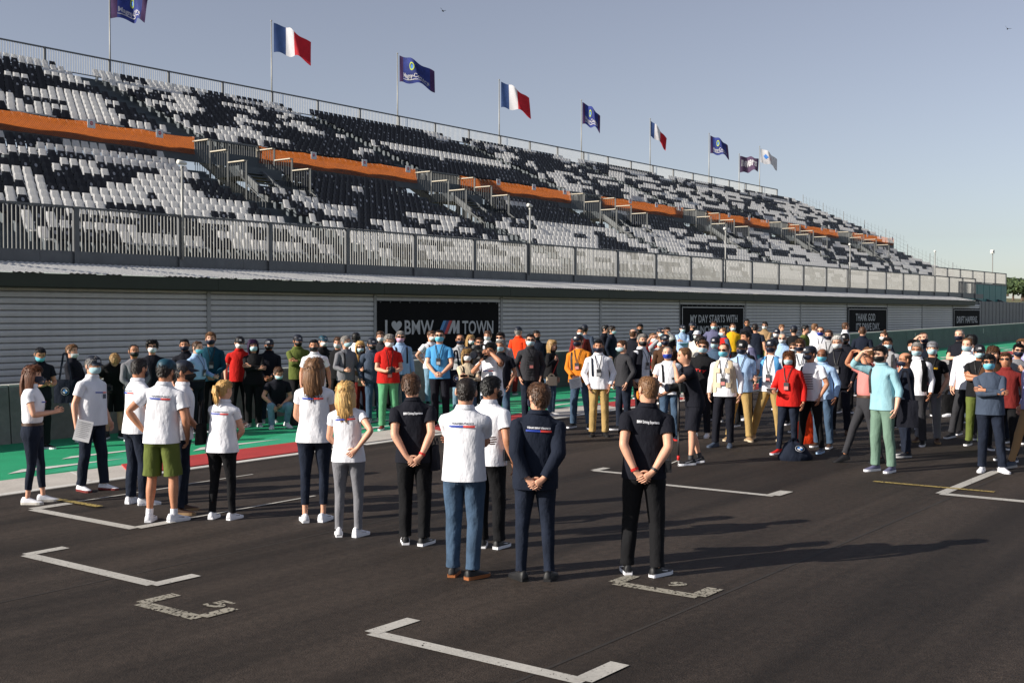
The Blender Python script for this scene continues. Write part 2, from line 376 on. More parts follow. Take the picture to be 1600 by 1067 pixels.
# seats ---------------------------------------------------------------
def seat_geo(mb, s, w, z, white, disc):
    m = 0 if white else 1; j = random.uniform(-.01, .01); hw = .195; tw = .145
    pr = [(-.10, .395), (-.115, .36), (.20, .375), (.275, .66), (.30, .80)]   # (depth, height) front edge under, front, back of pan, mid back, top
    P = [(-.09, .34, hw*.92), (-.11, .40, hw), (.12, .385, hw), (.20, .42, hw*.98), (.265, .64, hw), (.295, .80, tw)]
    vs = []
    for d, h, x in P: vs += [(s-x, w+.35+d, z+h+(.025 if .0 < d < .25 else 0)), (s+j*.5, w+.35+d+(.03 if d > .18 else 0), z+h), (s+x, w+.35+d, z+h+(.025 if .0 < d < .25 else 0))]
    fs = []
    for i in range(len(P)-1):
        a = 3*i; fs += [(a, a+1, a+4, a+3), (a+1, a+2, a+5, a+4)]
    b = len(vs); vs += [(s-tw, w+.69, z+.79), (s+tw, w+.69, z+.79), (s-hw*.8, w+.60, z+.42), (s+hw*.8, w+.60, z+.42)]
    fs += [(15, 16, 17, b+1, b), (b, b+1, b+3, b+2)]
    mb.add(vs, fs, m)
    o = len(mb.v)
    mb.box((s-.03, w+.40, z+.0), (s+.03, w+.60, z+.36), 2)
    if disc:
        c = V((s, w+.35+.262, z+.63)); u = V((0, .09, .33)).normalized()
        mb.add([c + V((1,0,0))*cos(2*pi*i/8)*.065 + u*sin(2*pi*i/8)*.075 for i in range(8)], [tuple(range(8))], 3)
SP = .43
def white_share(r, s):
    k = (s - VS0)/MOD
    if r >= 14:
        if 1.0 < k < 2.0: return 1.0 if (r-14 in (4, 5) and k > 1.2) else (.9 if k > 1.85 and r > 23 else .02)
        if .55 < k <= 1.0: return .30
        if 2.0 <= k < 3.0: return .36
        return .50
    if .25 < k < 1.15: return .03 if r > 7 else .70
    if 1.15 <= k < 2.0: return .06 if r > 8 else .70
    if 2.0 <= k < 3.1: return .15 if r > 9 else .68
    return .56
PAT = {}
rp = random.Random(11)
for r in range(28):                                   # short runs of either colour, loosely following the row in front
    i = 0
    while i < 380:
        n = rp.choice((1, 1, 2, 2, 3, 3, 4, 5, 6)); s = SA + .3 + .43*i; p = white_share(r, s)
        w = rp.random() < p
        if .2 < p < .9 and rp.random() < .16 and (i+1, r-1) in PAT: w = PAT[(i+1, r-1)]
        for q in range(n): PAT[(i+q, r)] = w if abs(white_share(r, s+.43*q) - p) < .3 else rp.random() < white_share(r, s+.43*q)
        i += n
SP = .43
def seat_white(i, r, s): return PAT[(i, r)]
seats = []
for r, (w, z, dw, t) in enumerate(ROWS):
    i = 0; s = SA + .3
    while s < (SE if w > 36.4 else 113.4) - .4:
        ok = True; k = (s - VS0) % MOD
        if t == 0:
            if w > HOLE_W0 - .5:
                if k < HOLE_L + 1.0 or k > MOD - 1.9: ok = False
            elif k > MOD - 1.4 or k < .7: ok = False
        else:
            if k < 2.1: ok = False
        if ok: seats.append((s, w, z, r, i))
        i += 1; s += SP
def proj(p):
    d = p - V((0, 0, CAM_H)); y = d.y*cos(PITCH) - d.z*sin(PITCH); zz = d.z*cos(PITCH) + d.y*sin(PITCH)
    return 800 + FPX*d.x/y, 533.5 - FPX*zz/y, y
vis = []
for q in seats:
    x, y, dist = proj(S(q[0], q[1], q[2]+.6))
    if -420 < x < 1640: vis.append((dist + (0 if -12 < x < 1612 else 1000), q))
vis.sort(key=lambda t: t[0])
SM = [M_SEATW, M_SEATB, M_STEEL, M_DISC]
seat_mesh = {}
def seat_kind(q):
    wht = seat_white(q[4], q[3], q[0]); return wht, (not wht and random.random() < .30)
for n_, (dist, q) in enumerate(vis[:296]):
    kd = seat_kind(q)
    if kd not in seat_mesh:
        mb = MB(); seat_geo(mb, 0, 0, 0, *kd); seat_mesh[kd] = mb.mesh('seat', SM)
    link('seat', seat_mesh[kd], gs, Matrix.Translation((q[0], q[1], q[2])))
mb = MB()
for dist, q in vis[296:]: seat_geo(mb, q[0], q[1], q[2], *seat_kind(q))
stuff(mb.obj('seat_rows', SM, gs))
# ribbed siding of the base, bay by bay, slat by slat ------------------
WS = 31.65; bay0 = 24.53 - 4*7.8
slm = MB(); h = .186
slm.prism([(.045, .0), (-.05, .028), (-.056, .10), (-.050, .150), (-.02, .176), (.045, .184)], .03, 7.77, 0)
sl_me = slm.mesh('slat', M_SIDE)
for b_ in range(15):
    a = bay0 + 7.8*b_
    for j in range(18): link('slat', sl_me, gs, Matrix.Translation((a, WS, -.05 + h*j)))
    mb = MB(); mb.box((a-.075, WS-.085, -.1), (a+.075, WS+.02, 3.35)); mb.obj('siding_trim', M_TRIM, gs)
EAVE_END = bay0 + 7.8*15
mb = MB(); mb.box((EAVE_END-.075, WS-.085, -.1), (EAVE_END+.075, WS+.02, 3.35)); mb.obj('siding_trim', M_TRIM, gs)
mb = MB(); mb.box((bay0, WS+.05, -.2), (EAVE_END, WS+.15, 3.6)); mb.obj('backing_wall', M_BEAM, gs)
# canopy: corrugated sheet sloping to the fascia
WE, ZE = 31.15, 3.652; WT, ZT = 33.08, 4.02
for b_ in range(15):
    a = bay0 + 7.8*b_; mb = MB(); n = 78; vs = []; fs = []; ln = 7.8 if b_ < 14 else 4.7
    for i in range(n+1):
        s_ = a + ln*i/n; dz = .015*(1 if i % 2 else -1)
        vs += [(s_, WE-.10, ZE-.01+dz), (s_, WT, ZT+dz)]
    fs = [(2*i, 2*i+2, 2*i+3, 2*i+1) for i in range(n)]
    mb.add(vs, fs); o = mb.obj('canopy_sheet', M_ROOF, gs)
    mb = MB(); mb.box((a+.006, WE-.06, 3.235), (a+ln-.006, WE, ZE-.035)); mb.obj('fascia_board', M_FASC, gs)
    mb = MB(); mb.box((a+.006, WE+.002, 3.20), (a+ln-.006, WS+.3, 3.235)); mb.obj('soffit_panel', M_FASC, gs)
# kickboard under the front railing
k = VS0 - 12*3.9
WF = 33.2
while k < EAVE_END + 3:
    mb = MB(); mb.box((k+.004, WF-.02, 3.95), (k+3.896, WF+.04, 4.36)); mb.obj('kickboard', M_STEEL if False else M_TRIM2 if 'M_TRIM2' in globals() else M_POST, gs); k += 3.9
# railings --------------------------------------------------------------
def railing(name, label, a, b, w, z0, z1, first, post_w, spacing=.14, foot=.3, barw=.028, rail=.06):
    r = empty(name, M=SITE); tag(r, label, 'railing')
    p = first
    while p - 3.9 > a: p -= 3.9
    posts = []
    while p < b + .1:
        if p >= a - .1: posts.append(p)
        p += 3.9
    for p in posts:
        mb = MB(); mb.box((p-post_w/2, w-.09, z0-foot), (p+post_w/2, w+.05, z1)); mb.obj('post', M_POST, r)
    for p, q in zip(posts, posts[1:]):
        mb = MB(); mb.box((p+post_w/2, w-.045, z1-rail), (q-post_w/2, w+.035, z1+.004)); mb.obj('top_rail', M_POST, r)
        mb = MB(); mb.box((p+post_w/2, w-.02, z0), (q-post_w/2, w+.02, z0+.05)); mb.obj('bottom_rail', M_POST, r)
        mb = MB(); n = int((q-p-post_w)/spacing)
        for i in range(1, n+1):
            x = p + post_w/2 + (q-p-post_w)*i/(n+1)
            mb.box((x-barw/2, w-.014, z0+.05), (x+barw/2, w+.014, z1-rail))
        stuff(mb.obj('bars', M_BAR, r))
    return posts
s1, _ = survey_wall(281.3, 400, WF)
FPOSTS = railing('front_railing', 'tall grey barred railing along the foot of the seating, above the canopy', s1-7*3.9, s1+23*3.9, WF, 4.36, 5.80, s1, .17, .135, .42)
WR = 57.9; s2, _ = survey_wall(263, 120, WR); ZR = ztread(57.8)
_, ZRT = survey_wall(263, 111, WR)
railing('rear_railing', 'thin dark barred railing along the very top of the grandstand', s2-8*3.9, s2+21*3.9, WR, ZRT-1.12, ZRT, s2, .11, .15, .35, .016, .07)
# end railings that step down the far end of the tiers
er = empty('stepped_railing', M=SITE); tag(er, 'fine stepped mesh fence down the far end of the seating', 'railing')
for i in range(9):
    w = 57 - i*2.45; z = ztread(w)
    mb = MB()
    mb.box((SE+.2, w-.03, z-.4), (SE+.25, w+.025, z+1.3)); mb.obj('post', M_POST, er)
    mb = MB()
    for q in range(1, 6): mb.box((SE+.222, w-2.42*q/6-.005, z-1.3), (SE+.248, w-2.42*q/6+.005, z+1.2-.9*q/6))
    for q in range(4): mb.bar((SE+.235, w-2.42, z-.6+.4*q-.9), (SE+.235, w-.03, z-.2+.4*q), .012)
    stuff(mb.obj('mesh_panel', M_GUARD, er))
# stair openings with guard rails, landings and flights ------------------
def vomitory(v, label):
    r = empty('stair_opening', M=Matrix.Translation(S(v, 0, 0)) @ SITE); tag(r, label, 'stairs', 'stair openings in the grandstand')
    L = HOLE_L
    for side in (0, 1):
        x = 0 if side == 0 else L
        for j in range(3):
            w1 = HOLE_W1 - 1.3*j; w0 = w1 - 1.3; zt = 10.62 - .6*j
            mb = MB(); mb.box((x-.11, w0+.05, zt), (x+.10, w1-.1, zt+.05)); mb.obj('guard_cap', M_CREAM, r)
            mb = MB()
            for q in range(7):
                ww = w0 + .1 + 1.2*q/7; mb.box((x-.009, ww-.009, ztread(ww)-.5), (x+.009, ww+.009, zt))
            stuff(mb.obj('guard_bars', M_GUARD, r))
            mb = MB(); mb.box((x-.03, w0-.03, ztread(w0)-.6), (x+.03, w0+.03, zt+.02)); mb.obj('guard_post', M_GUARD, r)
        mb = MB(); mb.bar((x, HOLE_W0+.0, 8.35), (x, HOLE_W0-1.3, 7.5), .05)
        for q in range(7):
            ww = HOLE_W0 - 1.3*q/6; zt = 8.35 - .85*q/6; mb.box((x-.014, ww-.014, ztread(ww)-.3), (x+.014, ww+.014, zt))
        mb.obj('handrail', M_GUARD, r)
    mb = MB()
    for q in range(27): x = .1 + (L-.2)*q/26; mb.box((x-.014, HOLE_W1-.02, 9.55), (x+.014, HOLE_W1+.01, 10.82))
    stuff(mb.obj('back_bars', M_GUARD, r))
    mb = MB(); mb.box((0, HOLE_W1-.04, 10.82), (L, HOLE_W1+.03, 10.9)); mb.obj('top_rail', M_POST, r)
    mb = MB(); mb.box((L-.1, HOLE_W1-.08, 9.4), (L, HOLE_W1-.05, 10.85)); mb.obj('end_post', M_CREAM, r)
    mb = MB(); mb.box((1.2, HOLE_W1-1.9, 9.0), (L-.05, HOLE_W1-.1, 9.5)); mb.obj('landing', M_STEEL, r)
    for x in (1.25, 2.6):
        mb = MB(); mb.bar((x, HOLE_W1-1.9, 9.2), (x, HOLE_W0-.4, 7.6), .12, .34); mb.obj('stringer', M_BEAM, r)
    for q in range(9):
        t = (q+.5)/9; mb = MB(); mb.box((1.3, HOLE_W1-1.95-2.2*t, 9.25-1.6*t), (2.55, HOLE_W1-1.95-2.2*t+.24, 9.3-1.6*t)); mb.obj('tread', M_STEEL, r)
    for x in (.4, 1.6, 3.3):
        mb = MB(); mb.bar((x, 45.8, 3), (x, 45.8, 9.1), .18); mb.obj('prop', M_BEAM, r)
    mb = MB(); mb.bar((1.6, 45.8, 6.4), (3.3, 45.8, 8.9), .09); mb.bar((.4, 45.8, 7.6), (3.3, 45.8, 7.9), .09); mb.obj('brace', M_BEAM, r)
ORD = ['nearest', 'second', 'third', 'fourth', 'fifth', 'sixth']
for k_, v in enumerate(VOM):
    if v < VS0 - 1: continue
    vomitory(v, ORD[k_] + ' railed stair opening between the orange nets, counted from the near end of the stand')
# orange safety nets -----------------------------------------------------
def net_mat():
    m = bpy.data.materials.new('orange_net'); m.use_nodes = True; nt = m.node_tree; L = nt.links.new; out = nt.nodes['Material Output']
    b = nt.nodes['Principled BSDF']; b.inputs['Base Color'].default_value = (.92, .22, .04, 1); b.inputs['Roughness'].default_value = .6
    tr = nt.nodes.new('ShaderNodeBsdfTranslucent'); tr.inputs[0].default_value = (.95, .26, .045, 1)
    tp = nt.nodes.new('ShaderNodeBsdfTransparent'); mx = nt.nodes.new('ShaderNodeMixShader'); mx.inputs[0].default_value = .7
    L(b.outputs[0], mx.inputs[1]); L(tr.outputs[0], mx.inputs[2])
    tc = nt.nodes.new('ShaderNodeTexCoord'); bk = nt.nodes.new('ShaderNodeTexBrick')
    mp = nt.nodes.new('ShaderNodeMapping'); mp.inputs['Rotation'].default_value = (pi/2, 0, 0); L(tc.outputs['Object'], mp.inputs[0]); L(mp.outputs[0], bk.inputs['Vector'])
    bk.inputs['Scale'].default_value = 1; bk.inputs['Brick Width'].default_value = .09; bk.inputs['Row Height'].default_value = .05; bk.inputs['Mortar Size'].default_value = .0055
    bk.inputs['Color1'].default_value = (.78,.78,.78,1); bk.inputs['Color2'].default_value = (.62,.62,.62,1); bk.inputs['Mortar'].default_value = (0,0,0,1)
    m2 = nt.nodes.new('ShaderNodeMixShader'); L(bk.outputs['Color'], m2.inputs[0]); L(mx.outputs[0], m2.inputs[1]); L(tp.outputs[0], m2.inputs[2]); L(m2.outputs[0], out.inputs['Surface'])
    return m
M_NET = net_mat(); M_SIGN = mat('sign_white', (.72, .72, .74), .6); M_SIGNR = mat('sign_red', (.55, .03, .04), .6)
WN = 46.12
for k_, v in enumerate([VS0 - MOD] + VOM):
    a = v + HOLE_L; b = min(v + MOD, SE-.2)
    if k_ == 6: b = SE - .2
    mb = MB(); n = 40; vs = []; 
    for i in range(n+1):
        s_ = a + (b-a)*i/n
        for j in range(6):
            z = 10.02 + .84*j/5
            vs.append((s_, WN - .05*sin(s_*1.9+j*.6) - .03*noise.noise(V((s_*1.3, j*.9, k_))) + .02*j, z - (.05*abs(sin(pi*(i % 10)/10)) if j == 5 else 0)))
    fs = [(6*i+j, 6*i+6+j, 6*i+7+j, 6*i+1+j) for i in range(n) for j in range(5)]
    mb.add(vs, fs); r = mb.obj('safety_net', M_NET, M=SITE, smooth=True)
    tag(r, (['first', 'second', 'third', 'fourth', 'fifth', 'sixth', 'seventh'][k_]) + ' orange safety net with no entry signs, counted from the near end of the stand', 'net', 'orange nets across the grandstand')
    for t in ((.30, .62, .92) if k_ != 0 else (.52, .82)):
        s_ = a + (b-a)*t; q = MB(); q.box((s_-.19, WN-.16, 10.56), (s_+.19, WN-.145, 10.94)); so = q.obj('no_entry_sign', M_SIGN, r)
        q = MB(); c = V((s_, WN-.163, 10.77)); q.add([c + V((cos(2*pi*i/14)*.085, 0, sin(2*pi*i/14)*.085)) for i in range(14)], [tuple(range(14))]); q.obj('red_disc', M_SIGNR, so)
        q = MB(); q.box((s_-.06, WN-.168, 10.757), (s_+.06, WN-.165, 10.785)); q.obj('white_bar', M_SIGN, so)
# mast with loudspeaker heads on the front railing -----------------------
M_LAMP = mat('lamp_white', (.74, .73, .68), .5)
for n_, (x, yt, i) in enumerate(((281, 250, 0), (825, 318, 5), (1131, 355, 9), (1326, 380, 14), (1459, 391, 19))):
    s_, z = survey_wall(x, yt, WF); r = empty('loudspeaker_mast', M=Matrix.Translation(S(s_, WF, 0)) @ SITE)
    tag(r, 'slim mast with a pale loudspeaker head on the front railing, ' + ORD[n_] + ' from the near end', 'mast', 'masts on the front railing')
    mb = MB(); mb.tube([(0, -.12, 4.3), (0, -.12, z-.28)], .045, 8); mb.obj('pole', M_BAR, r, True)
    mb = MB(); mb.tube([(-.18, -.14, z-.10), (.10, -.12, z-.12), (.17, -.11, z-.12)], [.085, .065, .05], 10); mb.obj('head', M_LAMP, r, True)
    mb = MB(); mb.box((-.05, -.16, z-.30), (.05, -.08, z-.22)); mb.obj('bracket', M_BAR, r)
# far platform, teal cladding, ribbed fence ------------------------------
M_TEAL = mat('teal_cladding', (.02, .20, .185), .5, .1, 1)
pf = empty('raised_platform', M=SITE); tag(pf, 'teal clad raised platform with railing past the end of the stand', 'platform')
sa, zt = survey_wall(1507, 443, 34.6); sb, _ = survey_wall(1573, 446, 34.6)
for i in range(7):
    a = sa + (sb-sa)*i/7; b = sa + (sb-sa)*(i+1)/7; mb = MB(); mb.box((a+.05, 34.6, 1.0), (b-.05, 34.8, zt)); mb.obj('cladding_panel', M_TEAL, pf)
mb = MB(); mb.box((sa-12, 34.62, zt+.02), (sb, 37.4, zt+.16)); mb.obj('deck', M_POST, pf)
railing('platform_railing', 'short grey railing on top of the teal platform at the far end', sa-12, sb+.2, 34.72, zt+.2, zt+1.35, sb, .14, .14, .1)
r = empty('lamp_mast', M=Matrix.Translation(S(sb-4.2, 34.9, 0)) @ SITE); tag(r, 'thin lamp mast on the railing of the teal platform', 'mast')
mb = MB(); mb.tube([(0,0,zt+.1), (0,0,zt+3.4)], .05, 6); mb.obj('pole', M_BAR, r); mb = MB(); mb.box((-.3,-.15,zt+3.3), (.15,.15,zt+3.65)); mb.box((-.38,-.1,zt+3.4),(-.3,.1,zt+3.6)); mb.obj('head', M_LAMP, r)
M_FENCE = mat('grey_fence_boards', (.20, .205, .21), .6, .2, 2, stretch=(3, 1, .3))
fe = empty('board_fence', M=SITE); tag(fe, 'plain grey fence of upright boards past the end of the siding', 'fence')
a = EAVE_END + .15; i = 0; _, fz = survey_wall(1545, 471.5, WS); bd = {}
while a < 168:
    wdt = .58
    key = i % 4
    if key not in bd:
        mb = MB(); mb.box((0, 0, -.2), (wdt-.02, .05, fz + .02*key*.5), 0); bd[key] = mb.mesh('board', M_FENCE)
    link('board', bd[key], fe, Matrix.Translation((a, WS - .03*(i % 2), 0))); a += wdt; i += 1
# hillside beyond, with bushes, dry grass and a dark bridge deck ----------
mb = MB(); vs = []; fs = []; nx, ny = 24, 8
for i in range(nx+1):
    for j in range(ny+1):
        s_ = 150 + i*14; w = 45 + j*22; vs.append((s_, w, 1.3 + (1-cos(min(1, j/4)*pi))*3.6 + 1.2*noise.noise(V((i*.4, j*.5, 2)))))
fs = [(i*(ny+1)+j, (i+1)*(ny+1)+j, (i+1)*(ny+1)+j+1, i*(ny+1)+j+1) for i in range(nx) for j in range(ny)]
mb.add(vs, fs); structure(mb.obj('hillside', M_GRASS, M=SITE, smooth=True))
M_LEAF = mat('bush_leaves', (.055, .085, .025), .8, .4, 3); M_LEAF2 = mat('bush_leaves_dark', (.03, .055, .018), .8, .4, 3); M_BARK = mat('bark', (.10, .07, .05), .9, .2, 5)
def bush(s_, w, z, r, h, label):
    t = empty('bush', M=Matrix.Translation(S(s_, w, z)) @ SITE); tag(t, label, 'bush', 'bushes on the hill past the stand')
    mb = MB(); mb.tube([(0,0,-.5), (.1,0,h*.3), (0,.1,h*.7)], [.16*r/2, .1*r/2, .04], 6)
    for q in range(4): an = q*1.7; mb.tube([(0,0,h*.25), (cos(an)*r*.5, sin(an)*r*.5, h*.65)], [.07*r/2, .02], 5)
    mb.obj('trunk', M_BARK, t)
    mb = MB(); rr = random.Random(int(s_*7+w))
    for q in range(900):
        d = V((rr.gauss(0,1), rr.gauss(0,1), rr.gauss(0,1))).normalized(); f = rr.random()**.4
        cl = .72 + .45*noise.noise(d*2.2 + V((s_, w, 0)))
        c = V((d.x*r*f*cl, d.y*r*f*cl, h*.55 + d.z*h*.48*f*cl)); a = V((rr.gauss(0,1), rr.gauss(0,1), rr.gauss(0,1))).normalized(); b = a.orthogonal().normalized(); L_ = .16*r*.6
        mb.add([c - a*L_, c + b*L_*.55, c + a*L_, c - b*L_*.55], [(0,1,2,3)], 0 if rr.random() < .6 else 1)
    mb.obj('crown', [M_LEAF, M_LEAF2], t)
for i, (x, yb, dist, r, h, lb) in enumerate(((1583, 462, 210, 2.6, 3.4, 'pale green bush right beside the far end of the teal platform'), (1598, 462, 200, 4.6, 3.4, 'broad low bush at the foot of the far hill, nearest the picture edge'),
        (1610, 458, 230, 6, 3.0, 'dark spreading bush on top of the far hill behind the others'), (1574, 456, 240, 4, 3.6, 'low rounded bush half hidden behind the teal platform'))):
    q = ray(x, yb); p = V((0,0,CAM_H)) + q*(dist/q.y); s_, w = sw(p); bush(s_, w, p.z-.4, r, h, lb)
q = ray(1585, 441); p = V((0,0,CAM_H)) + q*(262/q.y); s_, w = sw(p)
bd_ = empty('footbridge', M=SITE); tag(bd_, 'dark flat footbridge deck above the bushes on the far hill', 'bridge')
mb = MB(); mb.box((s_-30, w, p.z-.25), (s_+40, w+3, p.z+.35)); mb.obj('deck', M_FASC, bd_)
mb = MB(); mb.box((s_-30, w-.05, p.z+.8), (s_+40, w+.05, p.z+.95)); [mb.box((s_-30+2.5*i, w-.05, p.z+.3), (s_-29.9+2.5*i, w+.05, p.z+.9)) for i in range(28)]; mb.obj('parapet_rail', M_FASC, bd_)
mb = MB()
for i in range(4): mb.box((s_-22+18*i, w+1, 0), (s_-21+18*i, w+2, p.z-.25))
mb.obj('pier', M_FASC, bd_)

# ------------------------------------------------------------------ banners on the siding
M_BLACK = mat('banner_black', (.006, .006, .007), .8, .2, 1.5, .006, 2.0, spec=.15); M_LET = mat('letter_grey', (.52, .53, .54), .6); M_LETW = mat('letter_white', (.66, .66, .67), .6)
M_MB1 = mat('stripe_light_blue', (.08, .30, .62), .5); M_MB2 = mat('stripe_dark_blue', (.02, .06, .22), .5); M_MB3 = mat('stripe_red', (.60, .04, .05), .5)
WBN = WS - .11
def banner(x0, x1, y0, y1, label, frame):
    s0, z1 = survey_wall(x0, y0, WBN); sE, _ = survey_wall(x1, y0, WBN); _, z0 = survey_wall(x0, y1, WBN)
    r = empty('banner', M=SITE); tag(r, label, 'banner', 'black banners on the siding')
    mb = MB(); n = 16; vs = []; 
    for i in range(n+1):
        for j in range(7):
            s_ = s0 + (sE-s0)*i/n; vs.append((s_, WBN - .012*noise.noise(V((i*.8, j*.5, s0))), z0 + (z1-z0)*j/6))
    fs = [(7*i+j, 7*i+7+j, 7*i+8+j, 7*i+1+j) for i in range(n) for j in range(6)]; mb.add(vs, fs)
    mb.box((s0+.02, WBN+.015, z0+.02), (sE-.02, WBN+.03, z1-.02)); mb.obj('cloth', M_BLACK, r, True)
    mb = MB(); i = s0 + .15
    while i < sE: mb.ball((i, WBN-.02, z1-.05), .022, 6, 4); i += .55
    mb.obj('eyelets', M_TRIM, r)
    if frame:
        mb = MB(); d = .13; q = .045
        for lo, hi in (((s0+d, z0+d), (s0+d+q, z1-d)), ((sE-d-q, z0+d), (sE-d, z1-d)), ((s0+d+q, z1-d-q), (sE-d-q, z1-d)), ((s0+d+q, z0+d), (sE-d-q, z0+d+q))):
            mb.box((lo[0], WBN-.03, lo[1]), (hi[0], WBN-.022, hi[1]))
        mb.obj('border', M_LETW, r)
    return r
def letters(r, txt, x0, x1, yt, yb, m=None, bold=.018, shear=0.0):
    s0, z0 = survey_wall(x0, yb, WBN); sE, _ = survey_wall(x1, yb, WBN); _, z1 = survey_wall(x0, yt, WBN)
    vs, fs = text_geo(txt, bold); mb = MB()
    mb.add([(s0 + a*(sE-s0), WBN-.028, z0 + b*(z1-z0)) for a, b in vs], fs); mb.obj('lettering', m or M_LET, r)
r = banner(589.5, 779, 469.8, 551, 'large black banner reading I heart BMW M TOWN behind the crowd', False)
letters(r, 'I', 601, 604.5, 500, 522.5); letters(r, 'BMW', 631.5, 677, 500.5, 522.2); letters(r, 'TOWN', 721.5, 770, 501, 521.4)
def poly_px(r, pts, m, name):
    mb = MB(); mb.add([(lambda q: (q[0], WBN-.029, q[1]))(survey_wall(x, y, WBN)) for x, y in pts], [tuple(range(len(pts)))]); mb.obj(name, m, r)
ht = []
for i in range(28):
    t = 2*pi*i/28; ht.append((619 + 8.2*(sin(t)**3), 509.3 - .62*(13*cos(t) - 5*cos(2*t) - 2*cos(3*t) - cos(4*t))*1.06))
poly_px(r, ht, M_LET, 'heart')
for i, m in enumerate((M_MB1, M_MB2, M_MB3)): poly_px(r, [(684+4.6*i, 521.6), (688.6+4.6*i, 521.6), (696.6+4.6*i, 500.8), (692+4.6*i, 500.8)], m, 'stripe')
poly_px(r, [(698.4, 521.4), (706.4, 500.8), (710.5, 500.8), (711, 512), (714, 500.8), (717.2, 500.8), (717.2, 521.2), (712.6, 521.2), (712.6, 512.5), (710, 521.2), (707.4, 521.2), (706.8, 510.5), (702.6, 521.4)], M_LET, 'letter')
r = banner(1063.5, 1163, 475.6, 533, 'framed black banner reading MY DAY STARTS WITH LAUNCH CONTROL', True)
letters(r, 'MY DAY STARTS WITH', 1078, 1151.5, 492, 504); letters(r, 'LAUNCH CONTROL.', 1080, 1150, 509.5, 521)
r = banner(1324.5, 1386, 479.6, 523, "framed black banner reading THANK GOD IT'S DRIVE DAY", True)
letters(r, 'THANK GOD', 1336.5, 1367, 489.8, 501.4); letters(r, "IT'S DRIVE DAY.", 1337, 1374, 504.6, 516)
r = banner(1490, 1531.5, 481.4, 513.5, 'small framed black banner reading DRIFT HAPPENS at the far end', True)
letters(r, 'DRIFT HAPPENS.', 1494.5, 1527, 494.2, 504.6)

# ------------------------------------------------------------------ flags on the rear railing
def fabric_glow(m):
    nt = m.node_tree; b = nt.nodes['Principled BSDF']; tr = nt.nodes.new('ShaderNodeBsdfTranslucent'); mx = nt.nodes.new('ShaderNodeMixShader'); mx.inputs[0].default_value = .4
    src = b.inputs['Base Color'].links[0].from_socket; nt.links.new(src, tr.inputs[0]); nt.links.new(b.outputs[0], mx.inputs[1]); nt.links.new(tr.outputs[0], mx.inputs[2]); nt.links.new(mx.outputs[0], nt.nodes['Material Output'].inputs['Surface'])
FC = dict(b=mat('flag_navy', (.03, .07, .21), .8, .1, 3), w=mat('flag_white', (.72, .71, .74), .8, .06, 3), r=mat('flag_red', (.58, .02, .035), .8, .1, 3),
          p=mat('flag_purple', (.075, .035, .12), .8, .25, 1.5), u=mat('flag_blue', (.035, .055, .26), .8, .3, 1.5), n=mat('flag_nevers', (.11, .065, .13), .8, .1, 3),
          y=mat('flag_emblem_green', (.35, .45, .06), .7), l=mat('flag_emblem_blue', (.03, .16, .50), .7))
for k_ in 'bwrpun': fabric_glow(FC[k_])
